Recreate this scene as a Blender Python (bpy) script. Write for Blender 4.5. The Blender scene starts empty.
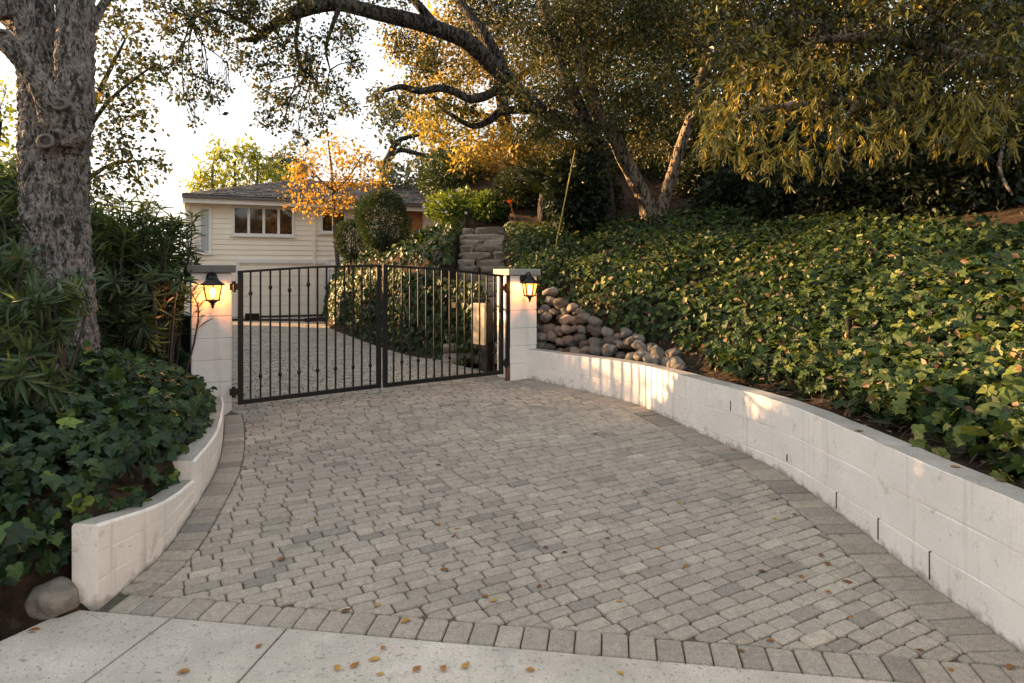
import bpy, math, numpy as np
from mathutils import Vector
rng = np.random.default_rng(7)
R = math.radians
SC = bpy.context.scene
COL = SC.collection
F = 683.0
HZ = 270.0
CAMZ = 1.6

def P(px, py, D):
    return np.array([(px-512)/F*D, D, CAMZ-(py-HZ)/F*D])

def gz(y):
    y = np.asarray(y, float)
    return np.interp(y, [-60, 7.7, 9.5, 20, 80], [-60*.048, .3696, .37, .2, .2])

def G(px, py):
    D = CAMZ/((py-HZ)/F+.048)
    return np.array([(px-512)/F*D, D, .048*D])

# ------------------------------------------------------------------ noise
def _hash(ix, iy, iz, seed):
    h = (ix*374761393 + iy*668265263 + iz*2147483647 + seed*1274126177) & 0xffffffff
    h = ((h ^ (h >> 13))*1274126177) & 0xffffffff
    h = (h ^ (h >> 16)) & 0xffffffff
    return h/4294967295.0

def vnoise(p, seed=0):
    p = np.asarray(p, float)
    i = np.floor(p).astype(np.int64); f = p-i
    f = f*f*(3-2*f)
    out = 0
    for dx in (0, 1):
        wx = f[..., 0] if dx else 1-f[..., 0]
        for dy in (0, 1):
            wy = f[..., 1] if dy else 1-f[..., 1]
            for dz in (0, 1):
                wz = f[..., 2] if dz else 1-f[..., 2]
                out = out + wx*wy*wz*_hash(i[..., 0]+dx, i[..., 1]+dy, i[..., 2]+dz, seed)
    return out

def n2(x, y, s=1.0, seed=0):
    x = np.asarray(x, float); y = np.asarray(y, float)
    return vnoise(np.stack([x*s, y*s, np.zeros_like(x)+.37], -1), seed)

# ------------------------------------------------------------------ mesh builder
class MB:
    def __init__(self):
        self.V = []; self.F = []; self.T = []; self.UV = []; self.n = 0; self.hasuv = False
    def add(self, V, Fs, tint=None, mat=0, uv=None):
        V = np.asarray(V, float).reshape(-1, 3)
        for f in Fs:
            f = np.asarray(f, np.int64)
            if f.ndim == 1: f = f[None]
            if len(f): self.F.append((f+self.n, mat))
        self.V.append(V)
        t = np.full(len(V), .5) if tint is None else np.broadcast_to(np.asarray(tint, float), (len(V),))
        self.T.append(t)
        if uv is not None: self.hasuv = True; self.UV.append(np.asarray(uv, float))
        else: self.UV.append(np.zeros((len(V), 2)))
        self.n += len(V)
    def build(self, name, mats, parent=None, smooth=False, loc=None, rot=None, bevel=0):
        if not isinstance(mats, (list, tuple)): mats = [mats]
        V = np.concatenate(self.V); T = np.concatenate(self.T); UV = np.concatenate(self.UV)
        loops = np.concatenate([f.ravel() for f, m in self.F])
        tot = np.concatenate([np.full(len(f), f.shape[1]) for f, m in self.F])
        mi = np.concatenate([np.full(len(f), m) for f, m in self.F])
        start = np.concatenate([[0], np.cumsum(tot)[:-1]])
        me = bpy.data.meshes.new(name)
        me.vertices.add(len(V)); me.vertices.foreach_set('co', V.astype(np.float32).ravel())
        me.loops.add(len(loops)); me.loops.foreach_set('vertex_index', loops.astype(np.int32))
        me.polygons.add(len(tot)); me.polygons.foreach_set('loop_start', start.astype(np.int32))
        me.polygons.foreach_set('loop_total', tot.astype(np.int32))
        for m in mats: me.materials.append(m)
        me.polygons.foreach_set('material_index', mi.astype(np.int32))
        me.polygons.foreach_set('use_smooth', np.full(len(tot), bool(smooth)))
        a = me.attributes.new('tint', 'FLOAT', 'POINT'); a.data.foreach_set('value', T.astype(np.float32))
        if self.hasuv:
            u = me.uv_layers.new(name='UVMap'); u.data.foreach_set('uv', UV[loops].astype(np.float32).ravel())
        me.update(calc_edges=True); me.validate()
        o = bpy.data.objects.new(name, me); COL.objects.link(o)
        if parent is not None: o.parent = parent
        if loc is not None: o.location = loc
        if rot is not None: o.rotation_euler = rot
        if bevel:
            b = o.modifiers.new('bevel', 'BEVEL'); b.width = bevel; b.segments = 2; b.limit_method = 'ANGLE'
        return o

def tag(o, label=None, cat=None, group=None, kind=None):
    if label: o['label'] = label
    if cat: o['category'] = cat
    if group: o['group'] = group
    if kind: o['kind'] = kind
    return o

def empty(name, loc, label, cat, group=None, rz=0):
    o = bpy.data.objects.new(name, None); COL.objects.link(o)
    o.location = loc; o.rotation_euler = (0, 0, rz); o.empty_display_size = .1
    bpy.context.view_layer.update()
    return tag(o, label, cat, group)

BOXF = [np.array([[0, 3, 2, 1], [4, 5, 6, 7], [0, 1, 5, 4], [1, 2, 6, 5], [2, 3, 7, 6], [3, 0, 4, 7]])]
def box(mb, x0, x1, y0, y1, z0, z1, mat=0, tint=None):
    mb.add([[x0, y0, z0], [x1, y0, z0], [x1, y1, z0], [x0, y1, z0], [x0, y0, z1], [x1, y0, z1], [x1, y1, z1], [x0, y1, z1]], BOXF, tint, mat)

def bar(mb, a, b, w, h=None, mat=0, up=(0, 0, 1)):
    a = np.asarray(a, float); b = np.asarray(b, float); h = h or w
    d = b-a; d /= np.linalg.norm(d)
    up = np.asarray(up, float)
    if abs(d@up) > .98: up = np.array([0, 1., 0])
    s = np.cross(d, up); s /= np.linalg.norm(s); u = np.cross(s, d)
    V = []
    for c in (a, b):
        for sx, sy in ((-1, -1), (1, -1), (1, 1), (-1, 1)):
            V.append(c+s*sx*w/2+u*sy*h/2)
    mb.add(V, BOXF, None, mat)

def catmull(pts, rad, sub):
    pts = np.asarray(pts, float); rad = np.asarray(rad, float)
    if len(pts) < 3 or sub < 2:
        return pts, rad
    Q = np.vstack([2*pts[0]-pts[1], pts, 2*pts[-1]-pts[-2]])
    op = []; orr = []
    for i in range(len(pts)-1):
        p0, p1, p2, p3 = Q[i:i+4]
        for k in range(sub):
            t = k/sub
            op.append(.5*((2*p1)+(-p0+p2)*t+(2*p0-5*p1+4*p2-p3)*t*t+(-p0+3*p1-3*p2+p3)*t**3))
            orr.append(rad[i]*(1-t)+rad[i+1]*t)
    op.append(pts[-1]); orr.append(rad[-1])
    return np.array(op), np.array(orr)

def tube(mb, pts, rad, seg=8, sub=4, rough=0., seed=0, mat=0, tint=.5, cap=True, barkf=None):
    pts, rad = catmull(pts, np.broadcast_to(rad, (len(pts),)), sub)
    n = len(pts)
    tan = np.gradient(pts, axis=0); tan /= np.linalg.norm(tan, axis=1)[:, None]+1e-9
    t0 = tan[0]; a = np.array([0, 1., 0]) if abs(t0[1]) < .9 else np.array([1., 0, 0])
    u = np.cross(t0, a); u /= np.linalg.norm(u)
    th = np.linspace(0, 2*np.pi, seg, endpoint=False)
    V = np.zeros((n, seg, 3)); s = 0
    for i in range(n):
        u = u-tan[i]*(u@tan[i]); u /= np.linalg.norm(u)
        v = np.cross(tan[i], u)
        if i: s += np.linalg.norm(pts[i]-pts[i-1])
        r = np.full(seg, rad[i])
        if rough:
            q = np.stack([np.cos(th)*1.3, np.sin(th)*1.3, np.full(seg, s*1.2/max(rad.max(), .02)*.5)], -1)
            r = r*(1+rough*(vnoise(q+seed*7.3, seed)-.5)*2)
        if barkf is not None: r = r+barkf(th, s, rad[i])
        V[i] = pts[i]+np.outer(np.cos(th)*r, u)+np.outer(np.sin(th)*r, v)
    idx = np.arange(n*seg).reshape(n, seg)
    q = np.stack([idx[:-1], np.roll(idx[:-1], -1, 1), np.roll(idx[1:], -1, 1), idx[1:]], -1).reshape(-1, 4)
    Fs = [q]
    if cap: Fs += [idx[-1], idx[0][::-1]]
    mb.add(V.reshape(-1, 3), Fs, tint, mat)

def lathe(mb, prof, seg=16, c=(0, 0, 0), mat=0, rot=0):
    prof = np.asarray(prof, float); th = np.linspace(0, 2*np.pi, seg, endpoint=False)+rot
    V = np.stack([np.outer(prof[:, 0], np.cos(th))+c[0], np.outer(prof[:, 0], np.sin(th))+c[1], np.repeat(prof[:, 1][:, None], seg, 1)+c[2]], -1)
    idx = np.arange(len(prof)*seg).reshape(len(prof), seg)
    q = np.stack([idx[:-1], np.roll(idx[:-1], -1, 1), np.roll(idx[1:], -1, 1), idx[1:]], -1).reshape(-1, 4)
    mb.add(V.reshape(-1, 3), [q, idx[0][::-1], idx[-1]], None, mat)

# ------------------------------------------------------------------ leaves
def frames(dirs, nrm):
    d = dirs/(np.linalg.norm(dirs, axis=1)[:, None]+1e-9)
    x = np.cross(d, nrm); x /= np.linalg.norm(x, axis=1)[:, None]+1e-9
    z = np.cross(x, d)
    return np.stack([x, d, z], -1)       # columns

def inst(mb, tv, tf, org, fr, L, W, tint, mat=0):
    tv = np.asarray(tv, float)
    N = len(org); k = len(tv)
    loc = np.broadcast_to(tv, (N, k, 3)).copy()
    loc[..., 0] *= np.reshape(W, (-1, 1)); loc[..., 1] *= np.reshape(L, (-1, 1)); loc[..., 2] *= np.reshape(L, (-1, 1))
    V = np.einsum('nij,nkj->nki', fr, loc)+org[:, None, :]
    off = (np.arange(N)*k)[:, None, None]
    Fs = [(np.asarray(f)[None]+off).reshape(-1, np.asarray(f).shape[1]) for f in tf]
    mb.add(V.reshape(-1, 3), Fs, np.repeat(tint, k), mat)

DIA = ([[0, 0, 0], [-.5, .45, .06], [0, 1, -.08], [.5, .45, .06], [0, .5, -.03]], [np.array([[0, 4, 1], [1, 4, 2], [4, 3, 2], [0, 3, 4]])])
QUADL = ([[0, 0, 0], [-.5, .5, .05], [0, 1, -.06], [.5, .5, .05]], [np.array([[0, 2, 1], [0, 3, 2]])])
_l = [[0, 0, 0], [-.4, .25, .02], [.4, .25, .02], [-.5, .5, 0], [.5, .5, 0], [-.32, .78, -.09], [.32, .78, -.09], [0, 1, -.2], [0, .25, -.02], [0, .5, -.04], [0, .78, -.12]]
LANCE = (_l, [np.array([[0, 8, 1], [0, 2, 8], [5, 10, 7], [10, 6, 7]]), np.array([[1, 8, 9, 3], [8, 2, 4, 9], [3, 9, 10, 5], [9, 4, 6, 10]])])
_iv = [[0, .12, 0], [-.22, 0, .02], [-.48, .14, -.02], [-.41, .37, .05], [-.52, .56, -.05], [-.30, .64, .04], [0, 1.02, -.14], [.30, .64, .04], [.52, .56, -.05], [.41, .37, .05], [.48, .14, -.02], [.22, 0, .02], [0, .45, -.02]]
IVY = (_iv, [np.array([[12, (i % 11)+1 if i < 11 else 1, (i % 11)+2 if i < 11 else 1] for i in range(1, 10)] + [[12, 0, 1], [12, 11, 0], [12, 1, 2], [12, 10, 11]])])
def _ivyfaces():
    ring = [0, 1, 2, 3, 4, 5, 6, 7, 8, 9, 10, 11]
    return np.array([[12, ring[(i+1) % 12], ring[i]] for i in range(12)])
IVY = (_iv, [_ivyfaces()])
_ivs = [[0, .08, 0], [-.46, .12, .03], [-.34, .58, .03], [0, 1, -.1], [.34, .58, .03], [.46, .12, .03], [0, .42, -.04]]
IVYS = (_ivs, [np.array([[6, (i+1) % 6, i] for i in range(6)])])

def unit(n):
    v = rng.normal(size=(n, 3)); return v/np.linalg.norm(v, axis=1)[:, None]

def crown(mb, clusters, dens, L, W, tmpl=QUADL, droop=.4, sub=7, spread=.33, tint=(.5, .22), flat=1., dirb=None, jit=.35):
    """clusters: list of (centre, radius); leaves gathered round twig ends"""
    ends = []
    for c, r in clusters:
        r3 = np.broadcast_to(r, (3,)) if np.ndim(r) == 0 else np.asarray(r, float)
        rm = r3.mean()
        k = max(2, int(sub))
        u = unit(k)*(rng.random((k, 1))**.4)
        sc = np.asarray(c)+u*r3
        ends += list(sc)
        n = max(4, int(dens*rm**2))
        which = rng.integers(0, k, n)
        pts = sc[which]+rng.normal(size=(n, 3))*r3*spread*np.array([1, 1, flat])
        d = unit(n)+np.array([0, 0, -droop])+u[which]*.6
        if dirb is not None: d = d+np.asarray(dirb)
        nr = unit(n)*.8+np.array([0, 0, .8])
        ln = L*(1+jit*rng.normal(size=n)).clip(.45, 1.9)
        ct = rng.normal()*.12
        inst(mb, tmpl[0], tmpl[1], pts, frames(d, nr), ln, ln*W/L, (tint[0]+ct+tint[1]*rng.normal(size=n)).clip(0, 1))
    return ends

def twigs(mb, limbs_pts, ends, sub, r0=.014, r1=.0025, sag=.08, seg=4):
    """one branchlet from the nearest limb into each leaf cluster, fine twigs fanning out of it"""
    LP = np.asarray(limbs_pts); ends = np.asarray(ends).reshape(-1, sub, 3)
    for g in ends:
        c = g.mean(0)
        d = np.linalg.norm(LP-c, axis=1); p = LP[np.argmin(d+rng.random(len(d))*.1)]
        ln = np.linalg.norm(c-p)
        m = (p+c)/2+rng.normal(size=3)*.09*ln+np.array([0, 0, sag*ln])
        pts, _ = catmull(np.array([p, p*.3+m*.7+rng.normal(size=3)*.03*ln, m*.5+c*.5+rng.normal(size=3)*.05*ln, c]), np.ones(4), 5)
        tube(mb, pts, np.linspace(r0, r0*.35, len(pts)), 5, 1, cap=False)
        for e in g:
            q = pts[rng.integers(len(pts)//2, len(pts))]
            l2 = np.linalg.norm(e-q)
            tube(mb, [q, (q+e)/2+rng.normal(size=3)*.12*l2, e], np.linspace(r0*.35, r1, 3), 3, 2, cap=False)

def limb_samples(pts, sub=6):
    q, _ = catmull(np.asarray(pts, float), np.ones(len(pts)), sub); return list(q)

# ------------------------------------------------------------------ materials
def newmat(name):
    m = bpy.data.materials.new(name); m.use_nodes = True
    nt = m.node_tree; b = nt.nodes['Principled BSDF']
    return m, nt, b
def N(nt, t, **kw):
    n = nt.nodes.new(t)
    for k, v in kw.items():
        if k in n.inputs: n.inputs[k].default_value = v
        else: setattr(n, k, v)
    return n
def lk(nt, a, b): nt.links.new(a, b)
def ramp(nt, fac, stops, interp='LINEAR'):
    r = N(nt, 'ShaderNodeValToRGB'); r.color_ramp.interpolation = interp
    e = r.color_ramp.elements
    while len(e) > 1: e.remove(e[-1])
    e[0].position = stops[0][0]; e[0].color = (*stops[0][1], 1)
    for p, c in stops[1:]:
        x = e.new(p); x.color = (*c, 1)
    lk(nt, fac, r.inputs['Fac']); return r.outputs['Color']
def g3(v): return (v, v, v)
def mixc(nt, fac, a, b, mode='MIX'):
    m = N(nt, 'ShaderNodeMix', data_type='RGBA', blend_type=mode)
    for s, v in ((0, fac), (6, a), (7, b)):
        if isinstance(v, bpy.types.NodeSocket): lk(nt, v, m.inputs[s])
        elif s == 0: m.inputs[0].default_value = v
        else: m.inputs[s].default_value = (*v, 1)
    return m.outputs[2]
def coord(nt, which='Object'): return N(nt, 'ShaderNodeTexCoord').outputs[which]
def noise(nt, vec, scale, detail=4, rough=.55, out='Fac', sx=None):
    if sx is not None:
        mp = N(nt, 'ShaderNodeMapping'); mp.inputs['Scale'].default_value = sx; lk(nt, vec, mp.inputs['Vector']); vec = mp.outputs[0]
    n = N(nt, 'ShaderNodeTexNoise', Scale=scale, Detail=detail, Roughness=rough); lk(nt, vec, n.inputs['Vector']); return n.outputs[out]
def bump(nt, b, h, strength=.4, dist=.01):
    n = N(nt, 'ShaderNodeBump', Strength=strength, Distance=dist); lk(nt, h, n.inputs['Height']); lk(nt, n.outputs[0], b.inputs['Normal']); return n

def leaf_mat(name, stops, rough=.45, tr=.35, spec=.35):
    m, nt, b = newmat(name)
    at = N(nt, 'ShaderNodeAttribute', attribute_name='tint')
    c = ramp(nt, at.outputs['Fac'], stops)
    nz = noise(nt, coord(nt), 24, 2)
    c = mixc(nt, .35, c, mixc(nt, 1, c, ramp(nt, nz, [(.3, g3(.45)), (.7, g3(1.35))]), 'MULTIPLY'))
    lk(nt, c, b.inputs['Base Color']); b.inputs['Roughness'].default_value = rough
    b.inputs['Specular IOR Level'].default_value = spec
    t = N(nt, 'ShaderNodeBsdfTranslucent')
    tc = mixc(nt, 1, c, (1.5, 1.35, .55), 'MULTIPLY'); lk(nt, tc, t.inputs['Color'])
    mx = N(nt, 'ShaderNodeMixShader'); mx.inputs[0].default_value = tr
    lk(nt, b.outputs[0], mx.inputs[1]); lk(nt, t.outputs[0], mx.inputs[2])
    lk(nt, mx.outputs[0], nt.nodes['Material Output'].inputs['Surface'])
    return m

def simple(name, col, rough=.6, metal=0, var=.12, scale=12, bmp=.15, spec=.5):
    m, nt, b = newmat(name)
    n = noise(nt, coord(nt), scale, 5)
    c = ramp(nt, n, [(.25, tuple(x*(1-var) for x in col)), (.75, tuple(x*(1+var) for x in col))])
    lk(nt, c, b.inputs['Base Color']); b.inputs['Roughness'].default_value = rough; b.inputs['Metallic'].default_value = metal
    b.inputs['Specular IOR Level'].default_value = spec
    if bmp: bump(nt, b, noise(nt, coord(nt), scale*6, 4), bmp, .004)
    return m

def white_paint(name, col=(.66, .62, .57), dirt=.5, brick=None, drip=True):
    m, nt, b = newmat(name)
    ob = coord(nt)
    n1 = noise(nt, ob, 2.2, 6, .6)
    c = ramp(nt, n1, [(.3, tuple(x*.88 for x in col)), (.7, tuple(x*1.06 for x in col))])
    if drip:
        st = noise(nt, ob, 1.0, 4, .6, sx=(16, 16, .9))
        c = mixc(nt, ramp(nt, st, [(.56, g3(0)), (.72, g3(.45*dirt))]), c, (.30, .25, .20))
    fl = noise(nt, ob, 26, 6, .7)
    spots = ramp(nt, fl, [(.63, g3(0)), (.70, g3(.8*dirt))])
    c = mixc(nt, spots, c, (.16, .13, .10))
    fk = noise(nt, ob, 6, 9, .72)
    c = mixc(nt, ramp(nt, fk, [(.60, g3(0)), (.64, g3(.5*dirt))]), c, (.34, .28, .22))
    if drip:
        sx_ = N(nt, 'ShaderNodeSeparateXYZ'); lk(nt, ob, sx_.inputs[0])
        a1 = N(nt, 'ShaderNodeMath', operation='MULTIPLY_ADD'); lk(nt, sx_.outputs['Y'], a1.inputs[0]); a1.inputs[1].default_value = -.048; lk(nt, sx_.outputs['Z'], a1.inputs[2])
        a2 = N(nt, 'ShaderNodeMath', operation='MULTIPLY_ADD'); lk(nt, a1.outputs[0], a2.inputs[0]); a2.inputs[1].default_value = -4.; lk(nt, noise(nt, ob, 11, 8, .7), a2.inputs[2])
        c = mixc(nt, ramp(nt, a2.outputs[0], [(.38, g3(0)), (.56, g3(.65))]), c, (.24, .19, .14))
    h0 = noise(nt, ob, 38, 7, .72); h = h0
    lk(nt, c, b.inputs['Base Color']); b.inputs['Roughness'].default_value = .75
    if brick:
        uv = coord(nt, 'UV')
        bt = N(nt, 'ShaderNodeTexBrick', Scale=1.0); bt.inputs['Mortar Size'].default_value = .004; bt.inputs['Mortar Smooth'].default_value = .3
        bt.inputs['Brick Width'].default_value = brick[0]; bt.inputs['Row Height'].default_value = brick[1]
        lk(nt, uv, bt.inputs['Vector'])
        c2 = mixc(nt, ramp(nt, bt.outputs['Fac'], [(0, g3(0)), (1, g3(.35))]), c, (.30, .26, .22))
        lk(nt, c2, b.inputs['Base Color'])
        inv = N(nt, 'ShaderNodeMath', operation='MULTIPLY_ADD'); inv.inputs[1].default_value = -1.2; lk(nt, bt.outputs['Fac'], inv.inputs[0]); lk(nt, h, inv.inputs[2])
        bump(nt, b, inv.outputs[0], .5, .006)
    else:
        bump(nt, b, h, .75, .008)
    return m

def bark_mat(name, dark, light, scale=1., strength=1.0, lichen=None):
    m, nt, b = newmat(name)
    ob = coord(nt)
    wv = noise(nt, ob, 5*scale, 3, .6, out='Color')
    ws = mixc(nt, .1, ob, wv)
    mp = N(nt, 'ShaderNodeMapping'); mp.inputs['Scale'].default_value = (1, 1, .22); lk(nt, ws, mp.inputs['Vector'])
    nb_ = N(nt, 'ShaderNodeTexNoise', Scale=17*scale, Detail=2.5, Roughness=.5); lk(nt, mp.outputs[0], nb_.inputs['Vector'])
    m1 = N(nt, 'ShaderNodeMath', operation='MULTIPLY_ADD'); lk(nt, nb_.outputs['Fac'], m1.inputs[0]); m1.inputs[1].default_value = 2; m1.inputs[2].default_value = -1
    m2 = N(nt, 'ShaderNodeMath', operation='ABSOLUTE'); lk(nt, m1.outputs[0], m2.inputs[0])
    m3 = N(nt, 'ShaderNodeMath', operation='MULTIPLY_ADD'); lk(nt, m2.outputs[0], m3.inputs[0]); m3.inputs[1].default_value = -2.4; m3.inputs[2].default_value = .9
    w = noise(nt, ob, 40*scale, 6, .7, sx=(1, 1, .35))
    ad = N(nt, 'ShaderNodeMath', operation='MULTIPLY_ADD'); lk(nt, w, ad.inputs[0]); ad.inputs[1].default_value = .3; lk(nt, m3.outputs[0], ad.inputs[2])
    v = ad.outputs[0]
    c = ramp(nt, v, [(.40, tuple(q*.5 for q in dark)), (.65, tuple(q*1.3 for q in dark)), (1.0, light)])  # furrows darker than ridges: bark tone plus painted furrow shade
    c = mixc(nt, .5, c, mixc(nt, 1, c, ramp(nt, noise(nt, ob, 4, 5), [(.3, g3(.6)), (.7, g3(1.45))]), 'MULTIPLY'))
    lk(nt, c, b.inputs['Base Color']); b.inputs['Roughness'].default_value = .9; b.inputs['Specular IOR Level'].default_value = .2
    bump(nt, b, v, strength, .045)
    return m

def paver_mat():
    m, nt, b = newmat('tumbled_paver')
    at = N(nt, 'ShaderNodeAttribute', attribute_name='tint'); ob = coord(nt)
    c = ramp(nt, at.outputs['Fac'], [(0, (.20, .176, .15)), (.3, (.315, .27, .22)), (.6, (.395, .337, .27)), (.85, (.465, .395, .316)), (1, (.565, .485, .392))])
    big = noise(nt, ob, .9, 4)
    c = mixc(nt, .65, c, mixc(nt, 1, c, ramp(nt, big, [(.3, (.80, .80, .81)), (.7, (1.14, 1.13, 1.10))]), 'MULTIPLY'))
    dirt = noise(nt, ob, 3.2, 7, .7)
    c = mixc(nt, ramp(nt, dirt, [(.52, g3(0)), (.68, g3(.38))]), c, (.17, .145, .115))
    mid = noise(nt, ob, 34, 4, .65)
    c = mixc(nt, .5, c, mixc(nt, 1, c, ramp(nt, mid, [(.3, g3(.68)), (.7, g3(1.28))]), 'MULTIPLY'))
    fine = noise(nt, ob, 130, 4, .75)
    c = mixc(nt, .85, c, mixc(nt, 1, c, ramp(nt, fine, [(.3, g3(.55)), (.72, g3(1.4))]), 'MULTIPLY'))
    lk(nt, c, b.inputs['Base Color']); b.inputs['Roughness'].default_value = .85; b.inputs['Specular IOR Level'].default_value = .3
    bump(nt, b, noise(nt, ob, 90, 5, .7), .6, .006)
    return m

def concrete_mat(name='concrete', col=(.56, .492, .41)):
    m, nt, b = newmat(name); ob = coord(nt)
    c = ramp(nt, noise(nt, ob, 2.5, 6, .65), [(.28, tuple(x*.72 for x in col)), (.72, tuple(x*1.15 for x in col))])
    f = noise(nt, ob, 150, 3, .7)
    c = mixc(nt, .6, c, mixc(nt, 1, c, ramp(nt, f, [(.3, g3(.6)), (.7, g3(1.35))]), 'MULTIPLY'))
    bl = noise(nt, ob, 1.1, 7, .7)
    c = mixc(nt, ramp(nt, bl, [(.42, g3(0)), (.62, g3(.6))]), c, tuple(x*.55 for x in col))
    pit = noise(nt, ob, 60, 3, .6)
    c = mixc(nt, ramp(nt, pit, [(.60, g3(0)), (.68, g3(.7))]), c, (.13, .11, .09))
    sp = noise(nt, ob, 14, 6, .75)
    c = mixc(nt, ramp(nt, sp, [(.58, g3(0)), (.72, g3(.5))]), c, (.16, .14, .115))
    lk(nt, c, b.inputs['Base Color']); b.inputs['Roughness'].default_value = .9
    bump(nt, b, f, .5, .004); return m

def soil_mat():
    m, nt, b = newmat('leaf_litter_soil'); ob = coord(nt)
    c = ramp(nt, noise(nt, ob, 9, 8, .75), [(.3, (.022, .015, .010)), (.5, (.06, .04, .026)), (.68, (.13, .088, .056))])
    lk(nt, c, b.inputs['Base Color']); b.inputs['Roughness'].default_value = 1; b.inputs['Specular IOR Level'].default_value = .1
    bump(nt, b, noise(nt, ob, 22, 8, .75), 1, .05); return m

def metal_mat():
    m, nt, b = newmat('black_painted_steel')
    c = ramp(nt, noise(nt, coord(nt), 30, 5), [(.35, (.005, .005, .005)), (.7, (.011, .010, .009))])
    lk(nt, c, b.inputs['Base Color']); b.inputs['Roughness'].default_value = .42; b.inputs['Specular IOR Level'].default_value = .26
    return m
M_STEEL = metal_mat()
M_PAVER = paver_mat(); M_CONC = concrete_mat(); M_SOIL = soil_mat()
def joint_mat():
    m, nt, b = newmat('joint_sand'); ob = coord(nt)
    c = ramp(nt, noise(nt, ob, 45, 5, .7), [(.3, (.05, .042, .033)), (.7, (.13, .108, .082))])
    c = mixc(nt, ramp(nt, noise(nt, ob, 2.6, 6, .7), [(.54, g3(0)), (.64, g3(.75))]), c, (.045, .058, .018))
    lk(nt, c, b.inputs['Base Color']); b.inputs['Roughness'].default_value = 1; return m
M_JOINT = joint_mat()
M_ASPH = simple('asphalt', (.05, .05, .05), .9, var=.25, scale=60, bmp=.5)
M_WALLP = white_paint('painted_block', (.87, .81, .745), .7)
M_WALLL = white_paint('painted_slump_block', (.82, .75, .675), .8)
M_PIL = white_paint('painted_pillar_block', (.84, .78, .71), .35, None, True)
M_CAP = concrete_mat('mossy_cap', (.16, .148, .135))
M_CAP2 = concrete_mat('pale_cap', (.38, .35, .32))
M_WALLTOP = concrete_mat('wall_top_grime', (.40, .355, .30))
M_SIDING = simple('cream_siding', (.84, .75, .62), .6, var=.05, scale=2)
M_TRIM = simple('white_trim', (.74, .71, .66), .5, var=.05)
M_GUTTER = simple('gutter_brown', (.10, .085, .075), .5)
M_WOOD = simple('honey_wood', (.34, .16, .05), .45, var=.3, scale=5)
M_YEL = simple('yellow_plastic', (.55, .36, .05), .5)
M_TAN = simple('tan_enclosure', (.40, .33, .24), .5, var=.06)
M_BLACKP = simple('black_plastic', (.015, .015, .016), .5)
M_RUST = simple('rusty_steel', (.14, .055, .022), .8, var=.5, scale=25, bmp=.4)
M_ROCK = None
def rock_mat(name, a, c_, sc=6):
    m, nt, b = newmat(name); ob = coord(nt)
    at = N(nt, 'ShaderNodeAttribute', attribute_name='tint')
    c = ramp(nt, at.outputs['Fac'], [(0, a), (1, c_)])
    c = mixc(nt, .7, c, mixc(nt, 1, c, ramp(nt, noise(nt, ob, sc*3, 7, .7), [(.3, g3(.5)), (.7, g3(1.5))]), 'MULTIPLY'))
    lk(nt, c, b.inputs['Base Color']); b.inputs['Roughness'].default_value = .9; b.inputs['Specular IOR Level'].default_value = .25
    bump(nt, b, noise(nt, ob, sc*8, 6, .65), .7, .02); return m
M_ROCK = rock_mat('river_rock', (.075, .066, .056), (.21, .186, .155))
M_STEP = rock_mat('weathered_stone', (.20, .165, .125), (.40, .335, .265), 4)
def roof_mat():
    m, nt, b = newmat('wood_shake'); ob = coord(nt)
    br = N(nt, 'ShaderNodeTexBrick', Scale=1.0); br.inputs['Brick Width'].default_value = .16; br.inputs['Row Height'].default_value = .2
    br.inputs['Mortar Size'].default_value = .008; br.inputs['Color1'].default_value = (.06, .05, .043, 1); br.inputs['Color2'].default_value = (.17, .145, .125, 1); br.inputs['Mortar'].default_value = (.02, .017, .015, 1)
    lk(nt, ob, br.inputs['Vector'])
    c = mixc(nt, .5, br.outputs['Color'], mixc(nt, 1, br.outputs['Color'], ramp(nt, noise(nt, ob, 6, 5), [(.3, g3(.5)), (.7, g3(1.6))]), 'MULTIPLY'))
    lk(nt, c, b.inputs['Base Color']); b.inputs['Roughness'].default_value = .9
    bump(nt, b, br.outputs['Fac'], -.6, .02); return m
M_ROOF = roof_mat()
def glass_dark():
    m, nt, b = newmat('window_glass')
    c = ramp(nt, noise(nt, coord(nt), 3.5, 3), [(.4, (.015, .011, .008)), (.7, (.07, .035, .015))])
    lk(nt, c, b.inputs['Base Color']); b.inputs['Roughness'].default_value = .04; b.inputs['Specular IOR Level'].default_value = .8
    return m
M_GLASS = glass_dark()
def lamp_glass():
    m, nt, b = newmat('seeded_lamp_glass')
    b.inputs['Base Color'].default_value = (.75, .5, .28, 1); b.inputs['Roughness'].default_value = .35
    b.inputs['Emission Color'].default_value = (1, .60, .28, 1); b.inputs['Emission Strength'].default_value = .85
    return m
M_LGLASS = lamp_glass()
def emit(name, c, s):
    m, nt, b = newmat(name); b.inputs['Emission Color'].default_value = (*c, 1); b.inputs['Emission Strength'].default_value = s; return m
M_BULB = emit('lamp_flame', (1, .66, .32), 4)

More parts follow.
